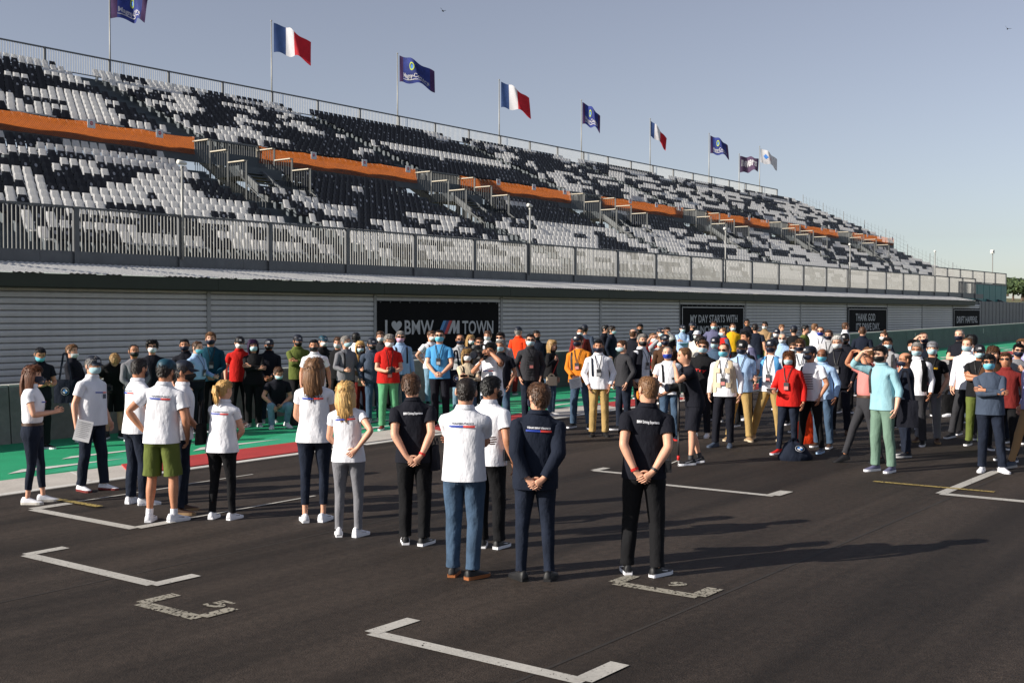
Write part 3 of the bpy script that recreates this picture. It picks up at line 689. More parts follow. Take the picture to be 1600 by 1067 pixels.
def flag(x, yt, ybase, hoist_px, fly_px, drop_px, kind, label, ph):
    s_, zt = survey_wall(x, yt, WR+.35); zb = ZR
    dist = proj(S(s_, WR+.35, zt))[2]; k = dist/FPX
    r = empty('flag', M=Matrix.Translation(S(s_, WR+.35, 0))); tag(r, label, 'flag', 'flags along the top of the stand')
    mb = MB(); mb.tube([(0,0,zb-1.5), (0,0,zt)], [.06, .035], 8); mb.ball((0,0,zt), .06, 8, 5); mb.obj('pole', M_BAR, r, True)
    hoist, fly, drop = hoist_px*k, fly_px*k, drop_px*k; z1 = zt - 3*k
    def P(u, v):                                       # u along the fly, v up the hoist
        a = u*u*.55 + u*.45
        x_ = fly*(u*.94 + .06*sin(u*5+ph)) ; wav = .30*u**.6*sin(u*8.0 + ph + v*1.6) + .09*u*sin(u*17 + v*3.5 + ph)
        return V((x_ - .06*fly*(1-v)*u*sin(ph*3), .45*u*sin(u*4.2+ph*1.7) - wav*.9, z1 - hoist*(1-v)*(1-.24*u) - drop*a + .35*wav + .07*hoist*u*sin(u*10+v*2.5+ph)))
    mb = MB(); nu, nv = 30, 10
    zone = {'f': lambda u: 0 if u < 1/3 else 1 if u < 2/3 else 2, 'm': lambda u: 0 if (u < .12 or u > .9) else 1, 'n': lambda u: 0, 'w': lambda u: 0}[kind]
    mats = {'f': [FC['b'], FC['w'], FC['r']], 'm': [FC['p'], FC['u']], 'n': [FC['n']], 'w': [FC['w']]}[kind]
    o = mb.add([P(i/nu, j/nv) for i in range(nu+1) for j in range(nv+1)], [])
    for i in range(nu):
        for j in range(nv):
            a = i*(nv+1)+j; mb.f.append((a, a+nv+1, a+nv+2, a+1)); mb.m.append(zone((i+.5)/nu))
    c = mb.obj('cloth', mats, r, True)
    def onto(vs, fs, u0, u1, v0, v1, m, name):
        for sd in (1, -1):
            q = MB(); out = []
            for a, b in vs:
                u = u0+(u1-u0)*a; v = v0+(v1-v0)*b; p = P(u, v); nn = (P(u+.02, v)-P(u-.02, v)).cross(P(u, v+.02)-P(u, v-.02)).normalized(); out.append(p + nn*.02*sd)
            q.add(out, fs); q.obj(name, m, c)
    if kind == 'm':
        vs, fs = text_geo('Magny-Cours', .03); onto([(a, b) for a, b in vs], fs, .15, .88, .22, .40, FC['w'], 'lettering')
        onto([(i/10, j) for i in range(11) for j in (0, 1)], [(2*i, 2*i+2, 2*i+3, 2*i+1) for i in range(10)], .14, .86, .13, .165, FC['w'], 'underline')
        ring = [(.5+.5*q*cos(2*pi*i/16), .5+.5*q*sin(2*pi*i/16)) for i in range(16) for q in (1, .66)]
        onto(ring, [(2*i, (2*i+2) % 32, (2*i+3) % 32, 2*i+1) for i in range(16)], .40, .56, .50, .84, FC['y'], 'emblem_ring')
        onto([(.5+.5*cos(2*pi*i/12), .5+.5*sin(2*pi*i/12)) for i in range(12)], [tuple(range(12))], .45, .53, .56, .74, FC['l'], 'emblem')
    if kind == 'n':
        vs, fs = text_geo('nevers', .03); onto(vs, fs, .06, .92, .38, .78, FC['w'], 'lettering')
    if kind == 'w':
        onto([(0, .5), (.55, 0), (1, .4), (.5, 1)], [(0,1,2,3)], .22, .55, .35, .72, FC['l'], 'emblem'); onto([(0, 0), (1, .3), (.6, 1)], [(0,1,2)], .48, .68, .30, .52, FC['r'], 'emblem_point')
flag(171, -22, 96, 48, 71, 22, 'm', 'purple and blue circuit flag cut by the top of the picture', .3)
flag(424, 33, 146, 46, 66, 30, 'f', 'French tricolour flag, the largest and nearest of the three', 1.1)
flag(621, 84, 182, 41, 58, 22, 'm', 'purple and blue circuit flag between the two largest tricolours', 2.0)
flag(780, 125, 216, 40, 49, 24, 'f', 'French tricolour flag, the middle one of the three', 1.6)
flag(908.5, 157, 236, 34, 32, 22, 'm', 'purple and blue circuit flag between the middle and the farthest tricolour', .9)
flag(1016, 186, 258, 24, 27, 26, 'f', 'French tricolour flag, the smallest and farthest of the three', 2.6)
flag(1108, 209, 275, 28, 32, 15, 'm', 'purple and blue circuit flag farthest along the stand', 1.4)
flag(1155, 241, 286, 26, 33, 5, 'n', 'plum coloured flag with white lettering beside the white flag', .6)
flag(1187, 229, 292, 22, 30, 16, 'w', 'white flag with a small blue and red emblem', 2.2)
M_BIRD = mat('bird_dark', (.03, .03, .035), .8)
for x, y, d, lb in ((692, 18, 60, 'small dark bird flying above the tricolour flags'), (1574, 46, 60, 'tiny dark bird high in the sky at the picture edge')):
    q = ray(x, y); p = V((0,0,CAM_H)) + q*(d/q.y); mb = MB()
    mb.tube([(-.11,0,0), (-.03,0,.01), (.06,0,.01), (.10,0,0)], [.01, .035, .03, .008], 8)
    for sd in (1, -1): mb.add([V((.05,0,.02)), V((-.04,0,.02)), V((-.09,sd*.17,.09)), V((-.02,sd*.18,.1))], [(0,1,2,3)])
    mb.add([V((-.09,-.02,0)), V((-.19,-.04,.0)), V((-.15,0,.0)), V((-.19,.04,0)), V((-.09,.02,0))], [(0,1,2,3,4)])
    o = mb.obj('bird', M_BIRD, M=Matrix.Translation(p) @ Euler((.5,0,1.2)).to_matrix().to_4x4() @ Matrix.Scale(1.0, 4)); tag(o, lb, 'bird')
# ------------------------------------------------------------------ people: one continuous body each, clothes and hair as parts
NC = 20
def sp(phi, w, f, b, p=2.35):
    c, s = cos(phi), sin(phi); r = (abs(c)**p + abs(s)**p)**(-1/p)
    return w*r*c, (f if s >= 0 else -b)*r*s
BODY = [(.86,.160,.100,-.128),(.93,.168,.104,-.132),(1.00,.158,.104,-.112),(1.08,.146,.100,-.094),(1.18,.150,.110,-.100),(1.28,.162,.120,-.114),
        (1.34,.168,.120,-.118),(1.395,.162,.104,-.112),(1.445,.132,.075,-.097),(1.475,.098,.052,-.082),(1.50,.066,.044,-.070)]
HEAD = [(1.53,.057,.046,-.066),(1.548,.060,.066,-.070),(1.568,.063,.092,-.074),(1.592,.068,.098,-.084),(1.614,.071,.099,-.092),(1.634,.073,.097,-.097),
        (1.655,.075,.092,-.100),(1.675,.077,.096,-.101),(1.700,.076,.091,-.098),(1.722,.068,.077,-.088),(1.740,.050,.054,-.066),(1.750,.026,.028,-.034)]
HOLE_Z = (1.28, 1.34, 1.395, 1.445)
THETA = [radians(a) for a in (-130,-110,-90,-70,-50,-18,18,50,70,90,110,130,162,198)]
LEGA = [radians(a) for a in (-105,-84,-63,-42,-21,0,21,42,63,84,105,142,180,218)]
def lerp_prof(tab, z):
    if z <= tab[0][0]: return tab[0][1:]
    for a, b in zip(tab, tab[1:]):
        if z <= b[0]:
            t = (z-a[0])/(b[0]-a[0]); return tuple(a[i]+(b[i]-a[i])*t for i in (1,2,3))
    return tab[-1][1:]
def head_pt(phi, z, off=0.0):
    w, f, b = lerp_prof(HEAD, z); x, y = sp(phi, w+off, f+off, b-off, 2.1); return V((x, y, z))
def smooth(t): t = max(0, min(1, t)); return t*t*(3-2*t)
def minrot(a, b): return a.rotation_difference(b).to_matrix()
def ik(a, target, l1, l2, pole):
    d = target - a; L = max(.12, min(d.length, (l1+l2)*.998)); u = d.normalized()
    c = max(-1, min(1, (l1*l1+L*L-l2*l2)/(2*l1*L))); p = pole - u*pole.dot(u)
    p = p.normalized() if p.length > 1e-5 else u.orthogonal().normalized()
    return a + u*l1*c + p*l1*sqrt(1-c*c), a + u*L
# hand targets in the rest frame of the torso, right side (x > 0): wrist, elbow pole, palm normal, finger curl, hand direction
ARMS = {
 'down':   ((.265,.03,.90), (.35,-1,0), (-1,0,0), .35, None),
 'down2':  ((.25,.10,.91), (.5,-1,0), (-1,-.2,0), .5, None),
 'back':   ((.075,-.20,.94), (1,-.65,.1), (0,1,.2), .5, (-.75,-.1,-.35)),
 'front':  ((.07,.20,.97), (1,-.4,0), (-.3,-1,.2), .55, (-.85,.25,-.3)),
 'cross':  ((-.10,.205,1.185), (1,.25,-.6), (-.2,-1,.1), .4, (-1,.0,.12)),
 'crossu': ((-.08,.20,1.235), (1,.25,-.6), (0,-1,0), .4, (-1,-.2,.05)),
 'phone':  ((.085,.27,1.10), (.7,-.5,-.8), (-.4,-.6,.7), .8, (-.35,.6,.45)),
 'clap':   ((.09,.27,1.16), (.7,-.5,-.8), (-1,0,0), .35, (-.4,.75,.35)),
 'pocket': ((.195,.085,.93), (.9,-1,.1), (-1,0,0), .3, (-.1,.12,-1)),
 'hip':    ((.185,-.05,1.00), (1,-.35,.15), (-.7,.5,0), .5, (-.5,.6,-.5)),
 'hipback':((.13,-.155,1.02), (1,-.5,.1), (-.2,1,0), .3, (-.8,-.1,-.5)),
 'shade':  ((.145,.21,1.685), (1,.35,-.5), (-.3,-.2,-1), .12, (-.95,.05,.02)),
 'chin':   ((.075,.19,1.515), (.8,.3,-.8), (-.3,-.8,.1), .95, (-.6,.1,.35)),
 'cam':    ((.05,.30,1.43), (.8,.2,-.8), (-1,0,.2), .8, (-.15,.8,.5)),
 'camtop': ((.10,.20,1.60), (1,.2,-.7), (-.9,0,-.3), .8, (-.3,.9,.1)),
 'hold':   ((.20,.26,1.08), (.6,-1,-.6), (-1,0,.3), .9, (-.15,.95,.1)),
 'mono':   ((.20,.42,1.10), (.6,-.8,-.6), (-1,0,0), 1.0, (-.2,.9,.2)),
 'strap':  ((.13,.13,1.30), (1,-.2,-.8), (-.6,-.8,0), 1.0, (-.5,.1,.8)),
 'knee':   ((.15,.33,1.02), (1,-.2,.1), (0,-.3,-1), .5, (-.3,.8,-.5)),
}
class Pose: pass
def make_pose(k):
    P = Pose(); P.k = k; f = k['female']
    P.pel = V((k.get('px', 0), k.get('py', 0), .93 + k.get('pz', 0)))
    P.lean = radians(k.get('lean', 0)); P.side = radians(k.get('side', 0)); P.twist = radians(k.get('twist', 0))
    def T(v):
        t = smooth((v[2]-.84)/.42)
        R = Euler((-P.lean*t, P.side*t, P.twist*t), 'XYZ').to_matrix()
        return P.pel + R @ (V(v) - V((0,0,.93)))
    P.T = T
    P.R = Euler((-P.lean, P.side, P.twist), 'XYZ').to_matrix()
    hr = Euler((radians(-k.get('nod', 0)), radians(k.get('tilt', 0)), radians(-k.get('look', 0))), 'YXZ').to_matrix()
    piv = V((0, -.012, 1.505)); wide = k.get('headw', 1.0)
    def H(v, full=False):
        t = 1 if full else smooth((v[2]-1.49)/.06)
        R = Euler((radians(-k.get('nod', 0))*t, radians(k.get('tilt', 0))*t, radians(-k.get('look', 0))*t), 'YXZ').to_matrix()
        s_ = 1 + .055*t; return T(piv + R @ ((V((v[0]*wide, v[1], v[2])) - piv)*s_) - V((0,0,.012*t)))
    P.H = H
    P.sh = .165 if f else .183
    P.fat = k.get('fat', 1.0); P.arms = {}; P.legs = {}
    for sd, nm in ((1, 'ra'), (-1, 'la')):
        a = k.get(nm, 'down'); wr, pole, pn, curl, hd = ARMS[a] if isinstance(a, str) else a
        m = lambda v: V((v[0]*sd, v[1], v[2]))
        w0 = V(wr); s0 = V((P.sh-.012, -.010, 1.398))
        if abs(w0.x) > .15 and w0.z < 1.1: w0.x *= (.5 + .5*P.fat)
        if f: w0.x *= .95
        if w0.y > .1 and w0.z < 1.3 and P.fat > 1: w0.y += .12*(P.fat-1)
        S0, W0 = T(m(s0)), T(m(w0))
        E0, W1 = ik(S0, W0, .285, .255, P.R @ m(pole))
        P.arms[sd] = (S0, E0, W1, (P.R @ m(pn)).normalized(), curl, (P.R @ m(hd)).normalized() if hd else None)
    for sd, nm in ((1, 'rf'), (-1, 'lf')):
        fx, fy, yaw = k.get(nm, (.105*sd, 0, 12*sd))[:3]; lift = (k.get(nm) or (0,0,0,0))[3:] or (0,)
        hip = P.pel + V((sd*.085, 0, -.06)); an = V((fx, fy, .085 + lift[0]))
        if sd == 1 and False: pass
        kd = V((sin(radians(yaw))*.9, 1, 0)) + V((k.get('kx', 0)*sd, 0, 0))
        kn, an2 = ik(hip, an, .395, .392, kd)
        P.legs[sd] = (hip, kn, an2, radians(yaw))
    return P
def tor_pt(P, prof, phi, z, off=0.0, p=2.35):
    w, f, b = lerp_prof(prof, z); x, y = sp(phi, w+off, f+off, b-off, p); return V((x, y, z))
def add_torso(mb, P, prof, mi=0, holes=True, H=None, p=2.35, wr=0.0):
    ids = []; H = H or P.T; rr = random.Random(int(P.k['seed']*977+len(prof)))
    for z, w, f, b in prof:
        row = []
        for c in range(NC):
            x, y = sp(2*pi*c/NC, w, f, b, p)
            if wr: n = noise.noise(V((x*9+P.k['seed'], y*9, z*7))); x *= 1+wr*n; y *= 1+wr*n
            row.append(mb.add([H((x, y, z))], []))
        ids.append(row)
    hr = [i for i, r in enumerate(prof) if any(abs(r[0]-z) < .0015 for z in HOLE_Z)] if holes else []
    for i in range(len(ids)-1):
        for c in range(NC):
            if holes and hr[0] <= i < hr[-1]:
                if any(((c-kc+2) % NC) < 4 for kc in (0, 10)): continue
            d = (c+1) % NC; mb.f.append((ids[i][c], ids[i][d], ids[i+1][d], ids[i+1][c])); mb.m.append(mi)
    loops = {}
    if holes:
        a, b = hr[0], hr[-1]
        for sd, kc in ((1, 0), (-1, 10)):
            cs = [(kc + (j-2)*sd) % NC for j in range(5)]
            loops[sd] = [ids[a][c] for c in cs] + [ids[a+1][cs[4]], ids[a+2][cs[4]]] + [ids[b][c] for c in cs[::-1]] + [ids[a+2][cs[0]], ids[a+1][cs[0]]]
    return ids, loops
def bridge(mb, A, B, mi=0):
    n = len(A)
    for j in range(n): mb.f.append((A[j], A[(j+1) % n], B[(j+1) % n], B[j])); mb.m.append(mi)
def add_arm(mb, P, sd, loop, spec, mi=0, hand=False, wr=0.0):
    """spec: list of (t, radius), t 0..1 shoulder to elbow, 1..2 elbow to wrist"""
    S_, E_, W_, pn, curl, hd = P.arms[sd]
    out = P.R @ V((sd, 0, 0)); ey, ez = P.R @ V((0, 1, 0)), P.R @ V((0, 0, 1)); cur = out
    d1, d2 = (E_-S_).normalized(), (W_-E_).normalized(); prev = loop
    for q, (t, r) in enumerate(spec):
        if t < .14: d = (out*(.75-t*4) + d1).normalized()
        elif t < .85: d = d1
        elif t < 1.15: d = (d1*(1.15-t) + d2*(t-.85)).normalized()
        else: d = d2
        c = S_ + (E_-S_)*t if t <= 1 else E_ + (W_-E_)*(t-1)
        if t < .14: c = c + out*.012*sd*sd
        R = minrot(cur, d); ey, ez = R @ ey, R @ ez; cur = d
        row = []
        for j, th in enumerate(THETA):
            rr = r*(1 + (wr*noise.noise(V((t*4+sd*3+P.k['seed'], cos(th)*1.3, sin(th)*1.3))) if wr else 0))
            row.append(mb.add([c + (ey*cos(th) + ez*sin(th))*rr], []))
        if prev is not None: bridge(mb, prev, row, mi)
        prev = row
    if not hand: return prev
    hdir = hd or (d2 + pn*.15).normalized()
    hdir = (hdir*.8 + d2*.45).normalized() if hd else hdir
    R = minrot(cur, hdir); ey, ez = R @ ey, R @ ez
    nrm = (pn - hdir*pn.dot(hdir))
    nrm = nrm.normalized() if nrm.length > .05 else hdir.orthogonal().normalized(); wid = hdir.cross(nrm).normalized()
    thn = atan2(nrm.dot(ez), nrm.dot(ey))
    for dist, tw, tn in ((.022,.030,.019),(.045,.037,.017),(.075,.041,.015),(.092,.038,.012)):
        row = []
        for th in THETA:
            a = th - thn; r = 1/sqrt((cos(a)/tn)**2 + (sin(a)/tw)**2)
            row.append(mb.add([W_ + hdir*dist + (ey*cos(th) + ez*sin(th))*r], []))
        bridge(mb, prev, row, mi); prev = row
    mb.f.append(tuple(prev)); mb.m.append(mi)
    # index side is the thumb side: towards the body's front when the palm faces in
    tsign = 1 if wid.dot(P.R @ V((0, 1, .35))) > 0 else -1
    tw_ = wid*tsign
    for off, L in ((.029,.068),(.010,.078),(-.010,.072),(-.028,.056)):
        p0 = W_ + hdir*.080 + tw_*off; pts = [p0]; a = .15 + curl*.25
        for sg in (.45, .32, .23):
            dv = hdir*cos(a) + nrm*sin(a) + tw_*off*.8; pts.append(pts[-1] + dv*(L*sg + .006)); a += curl*.95
        mb.tube(pts, [.0092, .0088, .0078, .0060], 5, mi)
    p0 = W_ + hdir*.028 + tw_*.022; p1 = p0 + (tw_*.75 + hdir*.65 + nrm*.3).normalized()*.040
    p2 = p1 + (tw_*.2 + hdir*.95 + nrm*.35).normalized()*.030; p3 = p2 + (hdir + nrm*.5 - tw_*.1).normalized()*.022
    mb.tube([p0, p1, p2, p3], [.013, .0105, .0095, .0065], 5, mi)
    return prev
def add_legs(mb, P, bottom, spec, mi=0, wr=0.0, cap=False, frontlow=-.02):
    """spec: (t, radius) 0..1 hip to knee, 1..2 knee to ankle, radii may be (r, r)"""
    mids = []
    f, b = V(mb.v[bottom[5]]), V(mb.v[bottom[15]])
    for t in (.28, .5, .72): mids.append(mb.add([f + (b-f)*t + V((0, 0, -.045))], []))
    for sd in (1, -1):
        cs = [15,16,17,18,19,0,1,2,3,4,5] if sd == 1 else [15,14,13,12,11,10,9,8,7,6,5]
        prev = [bottom[c] for c in cs] + mids
        hip, kn, an, yaw = P.legs[sd]; e1, e2 = V((sd, 0, 0)), V((0, 1, 0)); cur = V((0, 0, -1))
        d1, d2 = (kn-hip).normalized(), (an-kn).normalized()
        for t, r in spec:
            d = d1 if t < .85 else (d1*(1.15-t) + d2*(t-.85)).normalized() if t < 1.15 else d2
            if t < .25: d = (V((0,0,-1))*(.25-t)*3 + d1).normalized()
            c = hip + (kn-hip)*t if t <= 1 else kn + (an-kn)*(t-1)
            R = minrot(cur, d); e1, e2 = R @ e1, R @ e2; cur = d; row = []
            back = -.010*sin(pi*min(1, max(0, (t-1.05)/.75))) if t > 1.05 else 0
            fr, bk = (r, r) if not hasattr(r, '__len__') else r
            for la in LEGA:
                rr = bk + (fr-bk)*(sin(la)*.5+.5)
                if wr: rr *= 1 + wr*noise.noise(V((t*7 + sd*5 + P.k['seed'], cos(la)*1.2, sin(la)*1.2)))
                row.append(mb.add([c + e2*back + (e1*cos(la) + e2*sin(la))*rr], []))
            bridge(mb, prev, row, mi); prev = row
        if cap: mb.f.append(tuple(prev)); mb.m.append(mi)
def scaled(prof, P, dw=0.0):
    out = []; f = P.k['female']
    for z, w, fr, b in prof:
        fat = 1 + (P.fat-1)*smooth((1.44-z)/.18)
        belly = max(0, P.fat-1)*.35*math.exp(-((z-1.06)/.14)**2)*.3
        if f:
            w = w*(1 - .085*smooth((z-1.02)/.1) if z > 1.0 else 1.0 + .02); fr = fr + .022*math.exp(-((z-1.27)/.07)**2) - .006*math.exp(-((z-1.08)/.08)**2)
            if .98 < z < 1.2: w *= .95
        w2 = w*(1+(fat-1)*.8)
        if z in HOLE_Z: w2 = w*(1+(fat-1)*.35)
        out.append((z, w2+dw, fr*fat+belly+dw, b*(1+(fat-1)*.5)-dw))
    return out
TOPS = {
 'polo':   [(.865,.200,.142,-.154),(.93,.196,.138,-.150),(1.02,.188,.132,-.136),(1.12,.182,.132,-.126),(1.20,.180,.136,-.126),(1.28,.181,.138,-.130),(1.34,.184,.135,-.132),(1.395,.178,.118,-.126),(1.445,.146,.088,-.110),(1.475,.108,.066,-.093),(1.500,.074,.056,-.078)],
 'jacket': [(.83,.205,.150,-.160),(.875,.208,.152,-.165),(.95,.208,.152,-.160),(1.04,.202,.148,-.148),(1.14,.198,.146,-.140),(1.22,.196,.148,-.140),(1.28,.196,.150,-.142),(1.34,.198,.146,-.144),(1.395,.190,.129,-.138),(1.445,.157,.098,-.120),(1.475,.118,.076,-.101),(1.500,.084,.064,-.086)],
}
SHORT = [(.04,.070),(.15,.073),(.30,.072),(.46,.069),(.60,.070)]; SHORTW = [(.04,.062),(.15,.065),(.28,.060),(.42,.060)]
LONG = [(.04,.069),(.15,.071),(.30,.066),(.50,.060),(.72,.057),(.88,.057),(1.0,.060),(1.12,.055),(1.35,.050),(1.6,.045),(1.85,.041),(1.96,.039)]
JLONG = [(t, r+.010) for t, r in LONG]
BARE = [(.04,.056),(.14,.058),(.30,.053),(.50,.048),(.72,.044),(.88,.041),(1.0,.042),(1.12,.043),(1.30,.042),(1.55,.036),(1.8,.030),(1.97,.027)]
TR = [(.93,.186,.126,-.148),(.865,.188,.122,-.152)]
PANTS = {'slim': [(.14,.104),(.26,.096),(.45,.086),(.7,.074),(.9,.067),(1.0,.065),(1.1,.062),(1.35,.061),(1.6,.054),(1.8,.051),(1.93,.051),(2.0,.053)],
 'straight': [(.14,.106),(.26,.099),(.45,.091),(.7,.082),(.9,.077),(1.0,.076),(1.1,.073),(1.35,.071),(1.6,.067),(1.78,.066),(1.87,.064),(1.95,.069),(2.0,.066)],
 'wide': [(.14,.108),(.26,.104),(.45,.097),(.7,.090),(.9,.085),(1.0,.083),(1.1,.080),(1.35,.079),(1.6,.078),(1.78,.078),(1.87,.075),(1.95,.082),(2.02,.078)],
 'crop': [(.14,.102),(.26,.094),(.45,.083),(.7,.071),(.9,.062),(1.0,.060),(1.1,.058),(1.35,.057),(1.6,.049),(1.74,.047)],
 'shorts': [(.14,.110),(.26,.108),(.45,.106),(.65,.104),(.82,.104),(.92,.105)]}
LEGB = [(.14,.088),(.3,.082),(.5,.073),(.75,.062),(.92,.056),(1.05,.053),(1.2,.056),(1.38,.056),(1.6,.045),(1.8,.036),(1.95,.034),(2.06,.036)]
SHOE = {}
def shoe_mesh(up, sole, kind):
    key = (up.name, sole.name, kind)
    if key in SHOE: return SHOE[key]
    rows = [(-.075,.030,.070),(-.062,.036,.095),(-.03,.038,.098),(.01,.038,.096),(.05,.040,.078),(.09,.044,.062),(.13,.046,.050),(.165,.041,.042),(.190,.028,.034),(.200,.010,.026)]
    if kind == 'high': rows = [(y, w, h+.02 if y < .03 else h) for y, w, h in rows]
    mb = MB(); n = 10; ids = []
    for y, w, h in rows:
        o = mb.add([V((w*(1.0 if i in (0, 9) else cos(pi*(i-.0)/9))*1.0 if i not in (0, 9) else (w if i == 0 else -w), y, .022 + (h-.022)*sin(pi*i/9)**.8)) for i in range(n)], []); ids.append(o)
    for a, b in zip(ids, ids[1:]):
        for i in range(n-1): mb.f.append((a+i, a+i+1, b+i+1, b+i)); mb.m.append(0)
    mb.f.append(tuple(ids[0]+i for i in range(n))); mb.m.append(0); mb.f.append(tuple(ids[-1]+i for i in range(n))); mb.m.append(0)
    me = mb.mesh('shoe', up, True)
    sb = MB(); ol = [(w*1.06, y) for y, w, h in rows] + [(-w*1.06, y) for y, w, h in rows[::-1]]; th = .030 if kind != 'flat' else .018
    sb.prism(ol, 0, th, 2); me2 = sb.mesh('sole', sole)
    SHOE[key] = (me, me2); return SHOE[key]
def surf(P, prof, x, z, back, off):
    w, f, b = lerp_prof(prof, z); t = max(0, 1-(abs(x)/w)**2.35)**(1/2.35)
    y = (b*t - off) if back else (f*t + off)
    return P.T((x, y, z))
def ribbon(mb, pts, wd, mi=0, axis=None):
    for a, b in zip(pts, pts[1:]):
        d = (b-a).normalized(); x = d.cross(axis).normalized()*wd/2
        mb.add([a-x, a+x, b+x, b-x], [(0,1,2,3)], mi)
HEADM = {}
def hair_part(mb, kind, seed, H, dens=120):
    """scalp shell; hairline by direction, thickness by style"""
    lo = {'short': (1.575, 1.635, 1.708), 'crop': (1.575, 1.640, 1.712), 'receding': (1.575, 1.635, 1.735), 'full': (1.560, 1.618, 1.702), 'long': (1.55, 1.60, 1.700), 'bob': (1.50, 1.545, 1.700), 'pony': (1.575, 1.630, 1.712), 'curly': (1.56, 1.61, 1.700), 'bun': (1.575, 1.630, 1.712), 'mop': (1.555, 1.612, 1.699), 'bald': (1.575, 1.64, 1.74), 'horse': (1.575, 1.63, 1.9)}[kind]
    th = {'short': .012, 'crop': .006, 'receding': .008, 'full': .015, 'long': .018, 'bob': .024, 'pony': .010, 'curly': .030, 'bun': .010, 'mop': .026, 'bald': .005, 'horse': .007}[kind]
    M = 8; cols = 28; ids = []
    for c in range(cols):
        phi = 2*pi*c/cols; s = sin(phi)
        hl = lo[1] + (lo[2]-lo[1])*smooth((s-.12)/.62) if s > 0 else lo[1] + (lo[0]-lo[1])*smooth(-s/.7)
        hl += .011*noise.noise(V((c*.9, seed, 0)))
        top = 1.752; row = []
        if kind == 'horse': top = 1.715
        for j in range(M+1):
            u = j/M; z = hl + (top-hl)*(1-(1-u)**1.5) if hl < top else top
            o = th*(min(1, .15 + u*3.2)) * (1 + .55*noise.noise(V((cos(phi)*2.6, s*2.6, z*34+seed))))
            if kind in ('curly',): o *= 1 + .5*noise.noise(V((c*1.3, j*1.7, seed)))
            p = head_pt(phi, min(z, 1.75), o + (.004 if z < 1.60 else 0))
            if kind in ('full', 'short', 'mop') and s > .2: p.z += .010*u*s
            if z > 1.70: p.z += o*.9*smooth((z-1.70)/.05)
            row.append(mb.add([H(p, True)], []))
        ids.append(row)
    for c in range(cols):
        d = (c+1) % cols
        for j in range(M): mb.f.append((ids[c][j], ids[d][j], ids[d][j+1], ids[c][j+1])); mb.m.append(0)
    rs = random.Random(int(seed*91)); L_ = {'crop': .010, 'bald': .006, 'horse': .008, 'receding': .012, 'short': .018, 'full': .022, 'mop': .034, 'curly': .024, 'long': .035, 'bob': .035}.get(kind, .022)
    gj = .8 if kind == 'curly' else .12 if kind in ('long', 'bob', 'pony', 'bun') else .38
    for _ in range(dens):                                  # loose locks lying on the shell, they break up its outline
        c = rs.randrange(cols); phi = 2*pi*(c + rs.random())/cols; s = sin(phi)
        hl = lo[1] + (lo[2]-lo[1])*smooth((s-.12)/.62) if s > 0 else lo[1] + (lo[0]-lo[1])*smooth(-s/.7)
        if kind == 'horse' and s > .3: continue
        u = rs.random()**.8; z = hl + ((1.715 if kind == 'horse' else 1.75)-hl)*u
        o = th*(min(1, .15+u*3.2))*.95; p0 = head_pt(phi, z, o); p0.z += o*.9*smooth((z-1.70)/.05)
        nr = V((cos(phi), s, 1.6*smooth((z-1.66)/.1))).normalized(); dn = V((rs.gauss(0,gj), rs.gauss(0,gj) + (.5 if z > 1.71 else 0), -1.0 + 1.0*smooth((z-1.67)/.08) + rs.gauss(0,.3)))
        dn = (dn - nr*dn.dot(nr)*.85).normalized(); sdv = nr.cross(dn)*(.0035 + .004*rs.random()); p1 = p0 + dn*L_*.6 + nr*L_*.22; p2 = p0 + dn*L_*1.1 + nr*L_*(.10 + .25*rs.random())
        mb.add([H(q_, True) for q_ in (p0-sdv, p0+sdv, p1+sdv*.8, p1-sdv*.8, p2)], [(0,1,2,3), (3,2,4)])
    if kind != 'horse': mb.f.append(tuple(r[-1] for r in ids)); mb.m.append(0)
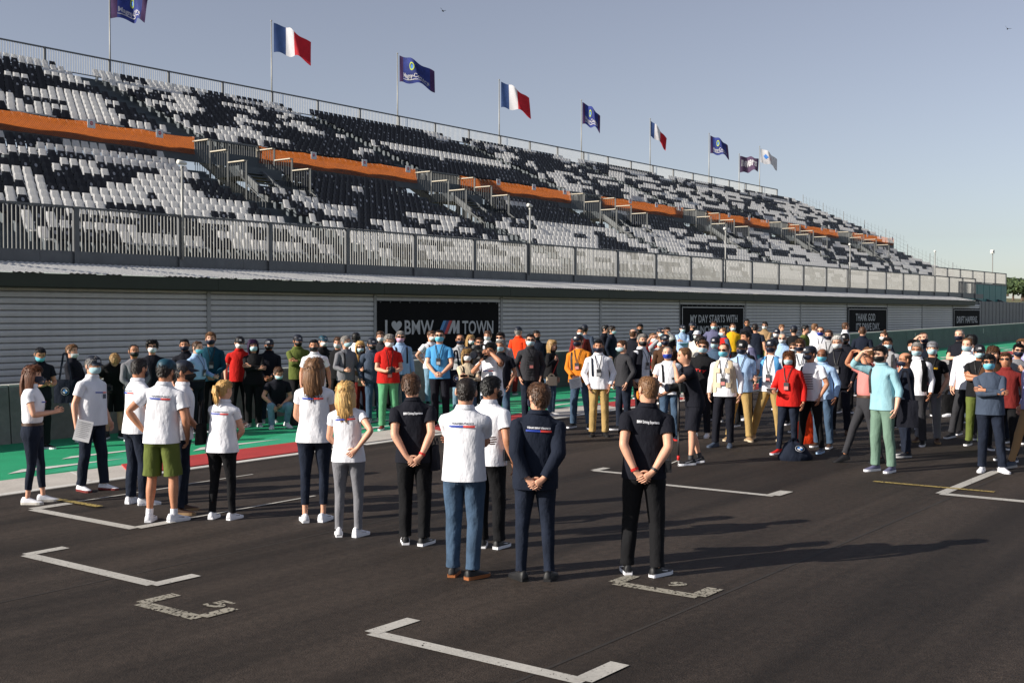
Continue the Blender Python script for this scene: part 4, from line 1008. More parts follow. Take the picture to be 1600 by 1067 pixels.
def person(name_label, x, yh, yf=None, a=0, h=None, top='polo', tc='white', bot='straight', bc='djeans', shoe='black', sole='white', hair='short', hc='brown', skin='light',
           mask=None, glasses=None, cap=None, lany=False, sleeve=None, female=False, seed=None, group=None, stripe=None, back=None, collar=True, belt=None, px_shift=0, tuck=False, vest=None,
           front=None, bands=None, straps=None, extra=None, wmax=19.3, sub=None, at=None, shoekind='low', tc2=None, loose=0.0, **pose):
    global NP
    NP += 1
    seed = seed if seed is not None else NP*1.37
    if at is None:
        if yf is not None:
            g = survey_ground(x, yf); hor = 476 - 24*(x-800)/3793
            r = ray(x, yh); dist = sqrt(g.x**2+g.y**2); hp = CAM_H + r.z*dist/sqrt(r.x**2+r.y**2) - g.z
            if h is None: h = max(1.5, min(1.98, hp/pose.get('hk', 1.0)))
        else:
            h = h or (1.66 if female else 1.77)
            p = survey_ground(x, yh, h*pose.get('hk', 1.0)); g = p
            s_, w_ = sw(g)
            if w_ > wmax:
                q = ray(x, yh); t = wmax/(q.x*N.x + q.y*N.y); s_ = (q.x*D.x+q.y*D.y)*t; w_ = wmax
            g = S(s_, w_, 0)
        s_, w_ = sw(g); g = V((g.x, g.y, gz(s_)))
        for q_ in range(24):
            if all((g.xy-o_.xy).length > .46 for o_ in PLACED): break
            kk = 1.014 if sw(g)[1] < wmax - .25 and q_ < 14 else .975
            g = V((g.x*kk, g.y*kk, 0)); g.z = gz(sw(g)[0])
    else: g = at
    PLACED.append(g.copy())
    rj = random.Random(int(NP*131+7))
    pose.setdefault('side', rj.uniform(-3.5, 3.5)); pose.setdefault('twist', rj.uniform(-7, 7)); pose.setdefault('nod', rj.uniform(-3, 6)); pose.setdefault('tilt', rj.uniform(-4, 4))
    pose.setdefault('look', rj.uniform(-14, 14)); pose.setdefault('px', rj.uniform(-.03, .03)); pose.setdefault('lean', rj.uniform(-2, 4))
    pose.setdefault('rf', (.105 + rj.uniform(-.02, .05), rj.uniform(-.05, .07), rj.uniform(4, 26))); pose.setdefault('lf', (-.105 - rj.uniform(-.02, .05), rj.uniform(-.05, .07), -rj.uniform(4, 26)))
    beta = math.degrees(atan2(g.x, g.y)); k = dict(pose); k['female'] = female; k['seed'] = seed
    sc = h/1.763
    root = empty('person', M=Matrix.Translation(g) @ Matrix.Rotation(radians(180+a-beta), 4, 'Z') @ Matrix.Scale(sc, 4)); tag(root, name_label, 'person', group)
    P = make_pose(k); pxh = FPX*h/max(1, g.length)
    sub = (1 if pxh > 125 else 0) if sub is None else sub
    low = min([P.legs[q][2].z for q in (1, -1)] + [.085])
    short_leg = bot == 'shorts'; long_s = (sleeve == 'long') if sleeve else top in ('shirt', 'sweater', 'jacket')
    # ---- body
    mb = MB(); bt = scaled(BODY, P, -.012); full = bt + [r for r in HEAD]
    def HH(v): return P.H(v) if v[2] > 1.49 else P.T(v)
    ids = []
    i0, lp = add_torso(mb, P, bt, 0, True, HH)
    rows = [i0[-1]]
    for zi, (z, w, f, b) in enumerate(HEAD):
        row = []
        for c in range(NC):
            px_, py_ = sp(2*pi*c/NC, w, f, b, 2.1)
            if c == 5: py_ += {1.614: .022, 1.634: .018, 1.655: .008}.get(z, 0)
            if c in (4, 6) and z == 1.614: py_ += .006
            if c in (3, 4, 6, 7) and z == 1.655: py_ -= .006
            row.append(mb.add([P.H((px_, py_, z))], []))
        rows.append(row)
    for A, B in zip(rows, rows[1:]): bridge(mb, A, B, 0)
    topv = mb.add([P.H((0, -.005, 1.753))], []); 
    for c in range(NC): mb.f.append((rows[-1][c], rows[-1][(c+1) % NC], topv)); mb.m.append(0)
    for sd in (1, -1): add_arm(mb, P, sd, lp[sd], [(t, r*(.9 if female else 1.0)) for t, r in BARE], 0, True)
    add_legs(mb, P, i0[0], LEGB if short_leg else [(t, r*.86) for t, r in LEGB], 0, cap=True)
    for sd in (1, -1):
        c = [head_pt(0 if sd == 1 else pi, 1.64)][0]; q = MB(); q.ball((sd*.083, -.010, 1.637), .033, 8, 6, sc=(.40, .62, 1.0))
        mb.add([P.H(v, True) for v in q.v], q.f, 0)
        q = MB(); q.ball((sd*.031, .083, 1.657), .0105, 6, 5); mb.add([P.H(v, True) for v in q.v], q.f, 1)
        q = MB(); q.ball((sd*.031, .089, 1.676), .020, 6, 4, sc=(1, .35, .22)); mb.add([P.H(v, True) for v in q.v], q.f, 2)
    q = MB(); q.ball((0, .0955, 1.588), .024, 8, 4, sc=(1, .30, .22)); mb.add([P.H(v, True) for v in q.v], q.f, 3)
    skm = cloth(SKIN[skin], 'skin'); brow = cloth(HAIRC[hc], 'hair')
    mb.obj('body', [skm, mat('eye_dark', (.03,.022,.02), .2), brow, mat('lip_'+skin, tuple(v*f for v, f in zip(SKIN[skin], (.72,.5,.5))), .5)], root, True, sub)
    # ---- trousers
    bm_ = cloth(C[bc], 'denim' if 'jeans' in bc else 'cloth')
    mb = MB(); tr = scaled(([(1.03,.172,.122,-.122),(1.00,.174,.122,-.126)] if True else []) + TR, P, .0)[::-1]
    it, _ = add_torso(mb, P, tr, 0, False, wr=.02)
    sp_ = PANTS[bot]
    if female: sp_ = [(t, r*(.95 if t > .5 else 1.0)) for t, r in sp_]
    add_legs(mb, P, it[0], sp_, 0, wr=.17 if bot != 'slim' and bot != 'crop' else .10)
    trs = mb.obj('shorts' if short_leg else 'trousers', bm_, root, True, sub)
    if belt:
        q = MB(); iw, _ = add_torso(q, P, [(z, w+.004, f+.004, b-.004) for z, w, f, b in scaled([(1.0,.174,.123,-.126),(1.035,.172,.122,-.122)], P)], 0, False); q.obj('belt', cloth(C[belt], 'plain'), root, True)
    # ---- top
    pk = 'jacket' if top == 'jacket' else 'polo'
    prof = scaled(TOPS[pk], P, loose + (.004 if top == 'sweater' else 0))
    if tuck: prof = [r for r in prof if r[0] > .98]; prof = [(.99,) + lerp_prof(scaled(TOPS['polo'], P, -.045), 1.0), (1.03,) + lerp_prof(scaled(TOPS['polo'], P, -.022), 1.03), (1.055,) + lerp_prof(scaled(TOPS['polo'], P, -.004), 1.055)] + [r for r in prof if r[0] > 1.08]
    elif female and top != 'jacket': prof = [(z, w-.006, f, b) for z, w, f, b in prof]
    up = list(prof)
    if top == 'tee': up = up[:-1] + [(1.495,) + tuple(v*.99 for v in prof[-1][1:])]
    if top in ('polo', 'shirt', 'jacket') and collar:
        e = .012 if top == 'jacket' else 0
        up += [(1.527,.066+e,.058+e,-.074-e), (1.532,.071+e,.064+e,-.080-e), (1.510,.083+e,.072+e,-.090-e), (1.492,.092+e,.074+e,-.096-e)]
    mb = MB(); mts = [cloth(C[tc])]
    if tc2: mts.append(cloth(C[tc2]))
    il, lp = add_torso(mb, P, up, 0, True, lambda v: P.T(v), wr=.022 if top != 'jacket' else .03)
    sl = (JLONG if top == 'jacket' else LONG) if long_s else (SHORTW if female else SHORT)
    if sleeve == 'rolled': sl = [q for q in LONG if q[0] <= 1.36] + [(1.40, .056)]
    if female: sl = [(t, r*.93) for t, r in sl]
    if sleeve != 'none':
        for sd in (1, -1): add_arm(mb, P, sd, lp[sd], sl, 1 if tc2 and top == 'tee' else 0, wr=.10)
    nm = {'polo': 'polo_shirt', 'tee': 't_shirt', 'shirt': 'shirt', 'sweater': 'sweater', 'jacket': 'jacket'}[top]
    sh = mb.obj(nm, mts, root, True, sub)
    o3 = .004 + (.002 if sub else 0)
    def patch(nm_, m_, x0, x1, z0, z1, bk=False, off=None, nx=8, nz=3, pr=None, par=None):
        q = MB(); g_ = [surf(P, pr or prof, x0+(x1-x0)*i/nx, z0+(z1-z0)*j/nz, bk, (off or o3)) for i in range(nx+1) for j in range(nz+1)]
        q.add(g_, [(i*(nz+1)+j, (i+1)*(nz+1)+j, (i+1)*(nz+1)+j+1, i*(nz+1)+j+1) for i in range(nx) for j in range(nz)]); return q.obj(nm_, m_, par or sh, True)
    def words(txt, m_, x0, x1, z0, z1, bk):
        vs, fs = text_geo(txt, .035); q = MB(); q.add([surf(P, prof, x0+(x1-x0)*u, z0+(z1-z0)*v, bk, o3+.001) for u, v in vs], fs); q.obj('lettering', m_, sh)
    MBL, MRD, MWH = mat('print_blue', C['maskroyal'], .6), mat('print_red', lin((.85,.25,.22)), .6), mat('print_white', C['white'], .6)
    if stripe == 'back':
        patch('stripe_blue', MBL, -.115, .015, 1.335, 1.352, True); patch('stripe_red', MRD, .015, .115, 1.335, 1.352, True)
        words('TEAM BMW FRANCE', mat('print_grey', C['slate'], .6) if tc == 'white' else MWH, -.105, .105, 1.362, 1.379, True)
    if stripe == 'front':
        patch('stripe_blue', MBL, .10, -.02, 1.285, 1.300); patch('stripe_red', MRD, -.02, -.10, 1.285, 1.300); patch('print_box', mat('print_grey', C['slate'], .6), -.02, -.085, 1.215, 1.272)
    if back: words(back, MWH, -.098, .098, 1.352, 1.376, True)
    if front: words(front[0], cloth(C[front[1]], 'plain'), .115, -.115, front[2], front[2]+front[3], False)
    if bands:
        for z in bands[1]: patch('print_band', cloth(C[bands[0]], 'plain'), .10 - (z*37 % 1)*.03, -.10, z, z+.012)
    if bands and len(bands) > 2:
        pass
    # ---- vest / open jacket over the shirt
    if vest:
        vp = [(z, w+.012, f+.012, b-.012) for z, w, f, b in prof if .88 < z < 1.49]; mb = MB(); rows_ = []
        op = .62 if vest[1] == 'open' else .12
        n = 26
        for z, w, f, b in vp:
            row = []
            for c in range(n+1):
                phi = pi/2 + op*(1.0 if z < 1.3 else .8) + (2*pi - 2*op*(1.0 if z < 1.3 else .8))*c/n
                px_, py_ = sp(phi, w, f, b); row.append(mb.add([P.T((px_, py_, z))], []))
            rows_.append(row)
        for A, B in zip(rows_, rows_[1:]):
            for c in range(n): mb.f.append((A[c], A[c+1], B[c+1], B[c])); mb.m.append(0)
        if vest[2:] and vest[2] == 'sleeves':
            for sd in (1, -1): add_arm(mb, P, sd, None, [(t, r+.012) for t, r in LONG], 0, wr=.10)
        v_ = mb.obj('vest' if not vest[2:] else 'open_jacket', cloth(C[vest[0]]), root, True, sub)
        if vest[1] == 'pockets' or vest[0] == 'beige':
            for sd in (1, -1):
                for z in (1.27, 1.02): patch('pocket', cloth(C[vest[0]]), sd*.045, sd*.125, z, z+.085, False, .022, 3, 2, None, v_)
    # ---- shoes
    for sd in (1, -1):
        hip, kn, an, yaw = P.legs[sd]; um, sm = cloth(C[shoe], 'plain'), cloth(C[sole], 'plain'); a_, b_ = shoe_mesh(um, sm, shoekind)
        lift = an.z - .085; M_ = Matrix.Translation((an.x, an.y, max(0, lift*.55))) @ Matrix.Rotation(-yaw, 4, 'Z') @ Matrix.Rotation(-min(.9, max(0, lift*5)), 4, 'X')
        o = link('shoe', a_, root, M_); link('sole', b_, o)
        if pxh > 150 and shoe in ('white', 'black') and sole in ('white',) :
            q = MB(); cm = C['navy'] if shoe == 'white' else C['white']
            for s2 in (1, -1):
                q.add([V((s2*.0425, .10, .040)), V((s2*.0405, .04, .050)), V((s2*.038, -.03, .072)), V((s2*.039, .02, .056)), V((s2*.043, .10, .048))], [(0,1,2,3,4)])
            q.obj('side_mark', cloth(cm, 'plain'), o)
    if short_leg:
        q = MB()
        for sd in (1, -1):
            hip, kn, an, yaw = P.legs[sd]; d = (kn-an).normalized(); q.tube([an - d*.01, an + d*.06], [.040, .041], 10, cap=False)
        q.obj('socks', cloth(C['white' if shoe == 'white' else 'charcoal'], 'plain'), root, True)
    # ---- hair, cap, mask, glasses (all in head space)
    hm = cloth(HAIRC[hc], 'hair')
    if hair != 'none':
        mb = MB(); hair_part(mb, hair, seed, P.H, 620 if sub else 110)
        hp = []
        if hair in ('long', 'bob'):
            L_ = 1.34 if hair == 'long' else 1.47; n = 14; m_ = 8; g_ = []
            for i in range(n+1):
                ph = pi*1.0 - .45 + (pi + .9)*i/n
                for j in range(m_+1):
                    z = 1.70 + (L_-1.70)*j/m_; u = j/m_; rr = .012 + .022*sin(pi*min(1, u*1.1)) + .008*noise.noise(V((i*1.1, j*.6, seed)))
                    if z > 1.60: v = head_pt(ph, z, rr+.006)
                    else:
                        w, f, b = .078+.014*(1.60-z)/.2, .09, -.096-.022*smooth((1.60-z)/.14)
                        q_ = sp(ph, w+rr, f+rr-.03*smooth((1.6-z)/.1), b-rr, 2.1); v = V((q_[0]*(1-.25*u*(hair == 'long')), q_[1]+.01*u, z))
                    t = smooth((z-1.36)/.2); A = P.H(v, True); B = P.T(v); g_.append(B.lerp(A, max(.35, t)))
            mb.add(g_, [(i*(m_+1)+j, (i+1)*(m_+1)+j, (i+1)*(m_+1)+j+1, i*(m_+1)+j+1) for i in range(n) for j in range(m_)])
            if hair == 'long':
                rw = random.Random(int(seed*53))
                for q_ in range(22):
                    xx = -.085 + .17*q_/21 + rw.uniform(-.006, .006); e = (xx/.085)**2; yy = -.112 + .035*e; wv = rw.uniform(-.010, .010); ln = 1.31 + rw.uniform(-.03, .04)
                    mb.tube([P.H((xx*.75, -.088 + .03*e, 1.712), True), P.H((xx*.98, yy-.006, 1.63), True), P.H((xx*1.05+wv, yy-.016, 1.53), True).lerp(P.T((xx*1.05+wv, yy-.022, 1.53)), .35), P.T((xx*1.05-wv, yy-.026, 1.42)), P.T((xx*.95+wv*1.6, yy-.022, ln))], [.006, .012, .014, .011, .002], 5)
        if hair == 'pony':
            for q_ in range(6):
                xx = -.018 + .036*(q_ % 3)/2; yy = .012*(q_//3); mb.tube([P.H((xx*.5, -.085, 1.695), True), P.H((xx, -.125-yy, 1.69), True), P.H((xx*1.3, -.14-yy, 1.62), True), P.H((xx*1.6, -.125-yy, 1.54), True), P.H((xx*1.2+.006*sin(q_*3), -.115-yy, 1.47+.02*sin(q_)), True)], [.012, .020, .024, .019, .003], 6)
        if hair == 'bun':
            q = MB(); q.ball((0, -.035, 1.775), .042, 10, 7, sc=(1, 1, .85)); mb.add([P.H(v, True) for v in q.v], q.f)
        mb.obj('hair', hm, root, True)
    if cap:
        cm = cloth(C[cap], 'plain'); mb = MB(); rev = pose.get('caprev'); ids = []; n = 20
        for j in range(6):
            u = j/5; z = 1.672 + .082*u; row = []
            for c in range(n):
                ph = 2*pi*c/n; p = head_pt(ph, min(z, 1.742), .014); p.z = z + .018*sin(u*pi/2); 
                if u > .8: p.x *= .62; p.y *= .62
                row.append(mb.add([P.H(p, True)], []))
            ids.append(row)
        for A, B in zip(ids, ids[1:]): bridge(mb, A, B)
        mb.f.append(tuple(ids[-1])); mb.m.append(0); co = mb.obj('cap', cm, root, True)
        mb = MB(); sg = -1 if rev else 1; vs = []
        for th in (0, -.006):
            for c in range(9):
                t = -1 + 2*c/8; xx = .073*sin(t*1.35); yy = .078 + .028*cos(t*1.5)
                vs += [P.H((xx, sg*(yy-.012), 1.684+th-.004*abs(t)), True), P.H((xx*1.06, sg*(yy + .062*sqrt(max(0, 1-t*t*.92))), 1.668+th-.014*t*t), True)]
        mb.add(vs, [(2*i, 2*i+2, 2*i+3, 2*i+1) for i in range(8)] + [(18+2*i, 18+2*i+1, 18+2*i+3, 18+2*i+2) for i in range(8)] + [(2*i+1, 2*i+3, 2*i+21, 2*i+19) for i in range(8)])
        mb.obj('visor', cm, co, True)
        if not rev:
            q = MB(); q.add([P.H((xx, .098+.012*(zz < 1.715), zz), True) + P.R @ V((0, .004, 0)) for xx, zz in ((-.026,1.697),(.026,1.697),(.022,1.728),(-.022,1.728))], [(0,1,2,3)]); q.obj('cap_emblem', mat('print_pale', C['lgrey'], .6), co)
    if mask:
        mb = MB(); n = 10; m_ = 5; low_ = pose.get('chinmask'); g_ = []
        for i in range(n+1):
            ph = pi/2 - 1.28 + 2.56*i/n; e = abs(i/n-.5)*2
            for j in range(m_+1):
                z = 1.550 + .083*j/m_ - (.035 if low_ else 0); mid = 1 - e**2
                z = z + (1.60-z)*.45*e**3
                o = .008 + .014*mid*sin(pi*(j+.6)/(m_+1)) + (.016*mid if j >= 3 and e < .35 else 0)
                g_.append(P.H(head_pt(ph, z, o), True))
        mb.add(g_, [(i*(m_+1)+j, (i+1)*(m_+1)+j, (i+1)*(m_+1)+j+1, i*(m_+1)+j+1) for i in range(n) for j in range(m_)])
        mo = mb.obj('face_mask', cloth(C[mask], 'plain'), root, True)
        q = MB()
        for sd in (1, -1):
            a0 = pi/2 - sd*1.27
            for z0, z1 in ((1.615, 1.658), (1.582, 1.612)):
                pts = [P.H(head_pt(a0 - sd*t*.38, z0+(z1-z0)*t, .010), True) for t in (0, .5, 1)]; q.tube(pts, .0022, 4)
        q.obj('ear_loops', cloth(C[mask], 'plain'), mo)
    if glasses:
        gm = mat('sunglass_black', (.008,.008,.01), .15) if glasses != 'clear' else mat('spectacle_frame', (.08,.05,.04), .3)
        mb = MB(); up_ = .085 if glasses == 'head' else 0
        for sd in (1, -1):
            if glasses == 'clear':
                ring = [P.H((sd*.033 + .025*cos(t*pi/5), .103 - .35*abs(sd*.033 + .025*cos(t*pi/5))**1.5*6*.12, 1.656 + .017*sin(t*pi/5)), True) for t in range(10)]
                mb.tube(ring + [ring[0]], .0028, 4)
            elif glasses == 'head':
                mb.add([P.H((sd*xx, yy, zz), True) for xx, yy, zz in ((.005,.075,1.765),(.062,.055,1.755),(.066,.025,1.775),(.006,.04,1.785))], [(0,1,2,3)])
            else:
                vs = []
                for xx in (.007, .02, .04, .056, .064):
                    yy = .104 - 4.2*xx*xx
                    for zz in (1.642 + .010*(xx < .01) + .012*(xx > .06), 1.671 - .003*(xx < .01)): vs.append(P.H((sd*xx, yy, zz), True))
                mb.add(vs, [(2*i, 2*i+2, 2*i+3, 2*i+1) for i in range(4)])
            mb.tube([P.H((sd*.067, .088-up_*.5, 1.664+up_), True), P.H((sd*.083, .04-up_*.3, 1.660+up_*.9), True), P.H((sd*.084, -.02, 1.655+up_*.6), True)], .0032, 4)
        mb.obj('spectacles' if glasses == 'clear' else 'sunglasses', gm, root)
    # ---- lanyard and badge, straps
    if lany:
        z1 = pose.get('badgez', 1.19); mb = MB(); lm = cloth(C['black'], 'plain')
        for sd in (1, -1):
            pts = [surf(P, prof, sd*(.068*(1-t) + .008*t), 1.485 + (z1+.05-1.485)*t, False, .014 if t > .1 else .02) for t in (0, .15, .3, .45, .6, .75, .9, 1)]
            ribbon(mb, pts, .014, 0, P.R @ V((0, 1, 0)))
        lo = mb.obj('lanyard', lm, root)
        c = surf(P, prof, 0, z1-.02, False, .022); mb = MB(); mb.box((-.042,-.004,-.065), (.042,.004,.065), M=Matrix.Translation(c) @ P.R.to_4x4()); bo = mb.obj('badge', cloth(C['charcoal'], 'plain'), lo)
        q = MB(); q.box((-.034,.0042,-.055), (.034,.0055,.0), M=Matrix.Translation(c) @ P.R.to_4x4()); q.obj('badge_print', cloth(C['pink' if int(seed*3) % 2 else 'lgrey'], 'plain'), bo)
    if straps:
        mb = MB()
        for sd in (1, -1):
            if straps[1:] and straps[1] == 'one' and sd == -1: continue
            pts = [surf(P, prof, sd*.115, z, False, .012) for z in (1.10, 1.2, 1.3, 1.38, 1.42)] + [P.T((sd*.115, -.01, 1.478))] + [surf(P, prof, sd*.11, z, True, .012) for z in (1.42, 1.36, 1.25, 1.1)]
            ribbon(mb, pts, .04, 0, P.R @ V((sd*.3, 1, .3)) if False else P.R @ V((0, 1, .25)))
        mb.obj('bag_straps', cloth(C[straps[0]], 'plain'), root)
    if extra: extra(root, P, prof, sh)
    person.last = (root, P, prof)
    return root, P, prof
NP = 0
PLACED = []
def wpos(root, p): return root.matrix_basis @ V(p)
# ------------------------------------------------------------------ things people carry
M_PAPER = mat('paper_white', (.74, .74, .76), .7); M_GEAR = mat('gear_black', (.015, .015, .017), .45, .1, 8); M_GLASS = mat('lens_glass', (.01, .012, .02), .06)
def handpos(r, sd=1, f=.07):
    root, P, prof = r; S_, E_, W_ = P.arms[sd][:3]; d = P.arms[sd][5] or (W_-E_).normalized(); return root.matrix_basis @ (W_ + d*f)
def rm(p, rx=0, ry=0, rz=0): return Matrix.Translation(p) @ Euler((radians(rx), radians(ry), radians(rz)), 'XYZ').to_matrix().to_4x4()
def paper(p, rx, ry, rz, label, w=.21, h=.297):
    r = empty('paper_sheets', M=rm(p, rx, ry, rz)); tag(r, label, 'paper'); mb = MB(); n = 6; vs = []
    for zt in (0, .004):
        for i in range(n+1): vs += [(-w/2, zt + .012*sin(i/n*2.4), -h*i/n), (w/2, zt + .006*sin(i/n*3), -h*i/n)]
    m = 2*(n+1); mb.add(vs, [(2*i, 2*i+1, 2*i+3, 2*i+2) for i in range(n)] + [(m+2*i, m+2*i+2, m+2*i+3, m+2*i+1) for i in range(n)] + [(0, m, m+1, 1), (2*n, 2*n+1, m+2*n+1, m+2*n)]); mb.obj('sheets', M_PAPER, r)
    q = MB()
    for i in range(9): q.box((-w*.38, -.006, -.035-.024*i), (w*(.36 - .12*(i % 3 == 2)), -.0045, -.031-.024*i), M=Matrix.Translation((0, .012*sin((.035+.024*i)/h*2.4)*.55, 0)))
    q.obj('printed_lines', cloth(C['grey'], 'plain'), r)
def roundel(par, c, rx, rz, ax, up, nrm):
    def disc(r0, m, nm, off, a0=0, a1=2*pi):
        q = MB(); n = 20; pts = [c + ax*cos(a0+(a1-a0)*i/n)*r0*rx + up*sin(a0+(a1-a0)*i/n)*r0*rz + nrm*off for i in range(n+1)]
        if a1-a0 < 6: pts = [c + nrm*off] + pts
        else: pts = pts[:-1]
        q.add(pts, [tuple(range(len(pts)))]); return q.obj(nm, m, par)
    W_, B_, K_ = mat('print_white', C['white'], .6), mat('roundel_blue', (.03,.20,.55), .5), mat('roundel_dark', C['dnavy'], .6)
    disc(1, W_, 'emblem_rim', .004); disc(.93, K_, 'emblem_ring', .007); disc(.58, W_, 'emblem_centre', .010)
    disc(.56, B_, 'emblem_quarter', .013, pi/2, pi); disc(.56, B_, 'emblem_quarter', .013, 1.5*pi, 2*pi)
def tote(p, rz, label, w=.36, h=.40, d=.07, col='dnavy', strap=.62, emblem=False, cat='bag', sag=.5):
    r = empty('tote_bag', M=rm(p, 0, 0, rz)); tag(r, label, cat); mb = MB(); n = 9; m_ = 9
    for sgn in (1, -1):
        g_ = []
        for i in range(n+1):
            for j in range(m_+1):
                u = i/n*2-1; v = j/m_; yy = d/2*(1-abs(u)**4)*(.35+.65*(1-v)**.6) + .008*noise.noise(V((u*2, v*3, sgn*3)))
                g_.append(V((u*w/2*(1-.10*v*sag), sgn*yy, -h*(1-v) - .012*abs(u)*(v == 1))))
        mb.add(g_, [(i*(m_+1)+j, (i+1)*(m_+1)+j, (i+1)*(m_+1)+j+1, i*(m_+1)+j+1) for i in range(n) for j in range(m_)])
    b = mb.obj('bag_body', cloth(C[col]), r, True)
    for sgn in (1, -1):
        q = MB(); pts = [V((sx*w*.25*(1-.75*t), sgn*.018, t*strap)) for sx, t in ((-1, 0), (-1, .5), (-1, .97), (1, .97), (1, .5), (1, 0))]; ribbon(q, pts, .03, 0, V((0, 1, 0))); q.obj('strap', cloth(C[col]), r)
    if emblem: roundel(b, V((0, -d*.42, -h*.5)), .07, .07, V((1,0,0)), V((0,0,1)), V((0,-1,0)))
    return r
def radio(p, rz, label):
    r = empty('walkie_talkie', M=rm(p, 0, 0, rz)); tag(r, label, 'radio'); mb = MB(); mb.box((-.03,-.018,-.06), (.03,.018,.05)); mb.obj('case', M_GEAR, r); mb = MB(); mb.tube([(.015,0,.05), (.018,0,.17)], .006, 6); mb.obj('antenna', M_GEAR, r)
    mb = MB(); mb.box((-.012,-.024,-.03), (.012,-.018,.02)); mb.obj('clip', M_GEAR, r)
def phone(p, rx, rz, label):
    r = empty('phone', M=rm(p, rx, 0, rz)); tag(r, label, 'phone'); mb = MB(); mb.box((-.036,-.005,-.075), (.036,.005,.075)); mb.obj('case', M_GEAR, r); mb = MB(); mb.box((-.032,-.0065,-.07), (.032,-.0055,.07)); mb.obj('screen', M_GLASS, r)
def camera_thing(p, rz, label, big=False):
    r = empty('camera', M=rm(p, 0, 0, rz)); tag(r, label, 'camera'); k = 1.5 if big else 1
    mb = MB(); mb.box((-.07*k,-.03*k,-.05*k), (.07*k,.035*k,.04*k)); mb.box((-.03*k,-.02*k,.04*k), (.03*k,.03*k,.065*k)); mb.obj('camera_body', M_GEAR, r)
    mb = MB(); mb.tube([(0,-.03*k,-.005), (0,-.12*k,-.005), (0,-.15*k,-.005)], [.038*k, .040*k, .044*k], 14); lo = mb.obj('lens', M_GEAR, r, True); mb = MB(); mb.tube([(0,-.1505*k,-.005), (0,-.153*k,-.005)], .036*k, 14); mb.obj('front_glass', M_GLASS, lo)
    return r

# ------------------------------------------------------------------ the team in the foreground, backs to the camera
TEAM, GUEST = 'event team standing with their backs to the camera', 'masked guests standing on the track'
def team(*a, **k): return person(*a, group=TEAM, **k)
def guest(*a, **k): return person(*a, group=GUEST, **k)
team('woman with long auburn hair in white polo and cuffed dark jeans at the far left', 52, 571, 786, 78, female=True, tc='white', stripe='front', bc='djeans', bot='crop', shoe='white', sole='offwhite', hair='long', hc='red', mask='masknavy', ra='clap', la='clap', belt='brown', tuck=True, rf=(.09,-.05,8), lf=(-.1,.10,-8), look=5)
F2 = team('man in navy cap and white polo holding printed sheets by his thigh', 142, 557, 766, 42, tc='white', stripe='front', bc='djeans', shoe='white', sole='maroon', hair='short', hc='grey', cap='navy', mask='maskblue', ra='down', la='down', fat=1.16, lf=(-.12,.12,-20))
paper(handpos(F2, 1, .05) + V((.15,-.06,.10)), 0, 14, 10, 'printed sheets hanging from the hand of the capped man in white polo', .21, .28)
team('balding dark haired man in white polo with navy mask, behind the man in green shorts', 214, 560, 787, 118, tc='white', stripe='back', bc='djeans', shoe='white', hair='receding', hc='dark', mask='masknavy', ra='front', la='front', skin='tan', look=-15)
team('man in olive shorts, white polo and navy cap with hand on hip', 253, 562, 815, 158, tc='white', stripe='back', bot='shorts', bc='olive', shoe='white', cap='teal', hair='short', hc='dark', mask='maskblack', la='hip', ra='down2', skin='tan', look=22, rf=(.13,.02,35), lf=(-.14,0,-8), fat=1.03)
team('man in white polo, black mask and brown shoes standing right behind the green shorts', 284, 564, 801, 92, tc='white', bc='djeans', shoe='brown', sole='tan', cap='navy', hair='short', hc='dark', mask='maskblack', ra='front', la='down', skin='tan')
F6 = team('woman with blond ponytail in white polo and black trousers carrying a black handbag', 345, 594, 812, 152, female=True, tc='white', stripe='back', bc='black', bot='slim', shoe='white', hair='pony', hc='blond', ra='front', la='cross', look=25, fat=1.12)
team('tall woman with long brown hair in white polo and cropped navy jeans', 491, 560, 814, 172, female=True, tc='white', stripe='back', bc='djeans', bot='crop', shoe='white', hair='long', hc='lbrown', ra='front', la='front', look=8, fat=1.05)
F8 = team('woman with long blond hair in white polo and tight grey jeans', 543, 597, 838, 172, female=True, tc='white', stripe='back', bc='grey', bot='slim', shoe='white', shoekind='high', hair='long', hc='blond', ra='hipback', la='front', look=12, rf=(.12,0,30), lf=(-.10,.02,-10))
paper(handpos(F8, 1, .1) + V((.07,.25,.06)), 70, 0, 30, 'white folded sheet held at the waist of the blond woman in grey jeans', .15, .2)
F9 = team('brown haired man in black lettered polo, hands clasped behind, left of the jeans wearer', 647, 585, 851, 178, tc='dnavy', back='BMW Driving Experience', bc='black', shoe='black', hair='full', hc='brown', ra='back', la='back', rf=(.10,-.02,30), lf=(-.09,.06,-5))
F10 = team('crop haired man in white polo and blue jeans with sunglasses pushed up on his head', 722, 590, 902, 170, tc='white', stripe='back', bc='jeans', shoe='black', sole='gum', hair='crop', hc='dark', ra='cross', la='cross', glasses='head', look=-6, rf=(.10,-.04,38), lf=(-.09,.05,0))
F11 = team('man in white polo and black trousers half hidden behind the jeans wearer', 763, 588, 857, 152, tc='white', bc='black', shoe='black', hair='short', hc='black', mask='maskblack', ra='down', la='cross', skin='tan', look=18)
F12 = team('man in dark navy team jacket and dark jeans, hands clasped behind his back', 837, 599, 906, 180, top='jacket', tc='navy', stripe='back', bc='djeans', bot='slim', shoe='black', sole='black', hair='full', hc='brown', ra='back', la='back', mask='masknavy', look=-30, rf=(.12,0,15), lf=(-.13,0,-30))
F13 = team('sandy haired man in black lettered polo and black trousers, rightmost of the team', 1003, 587, 898, 180, tc='dnavy', back='BMW Driving Experience', bc='black', shoe='black', hair='crop', hc='lbrown', ra='back', la='back', mask='orange', look=-28, rf=(.13,-.04,40), lf=(-.13,.04,-10), skin='light')
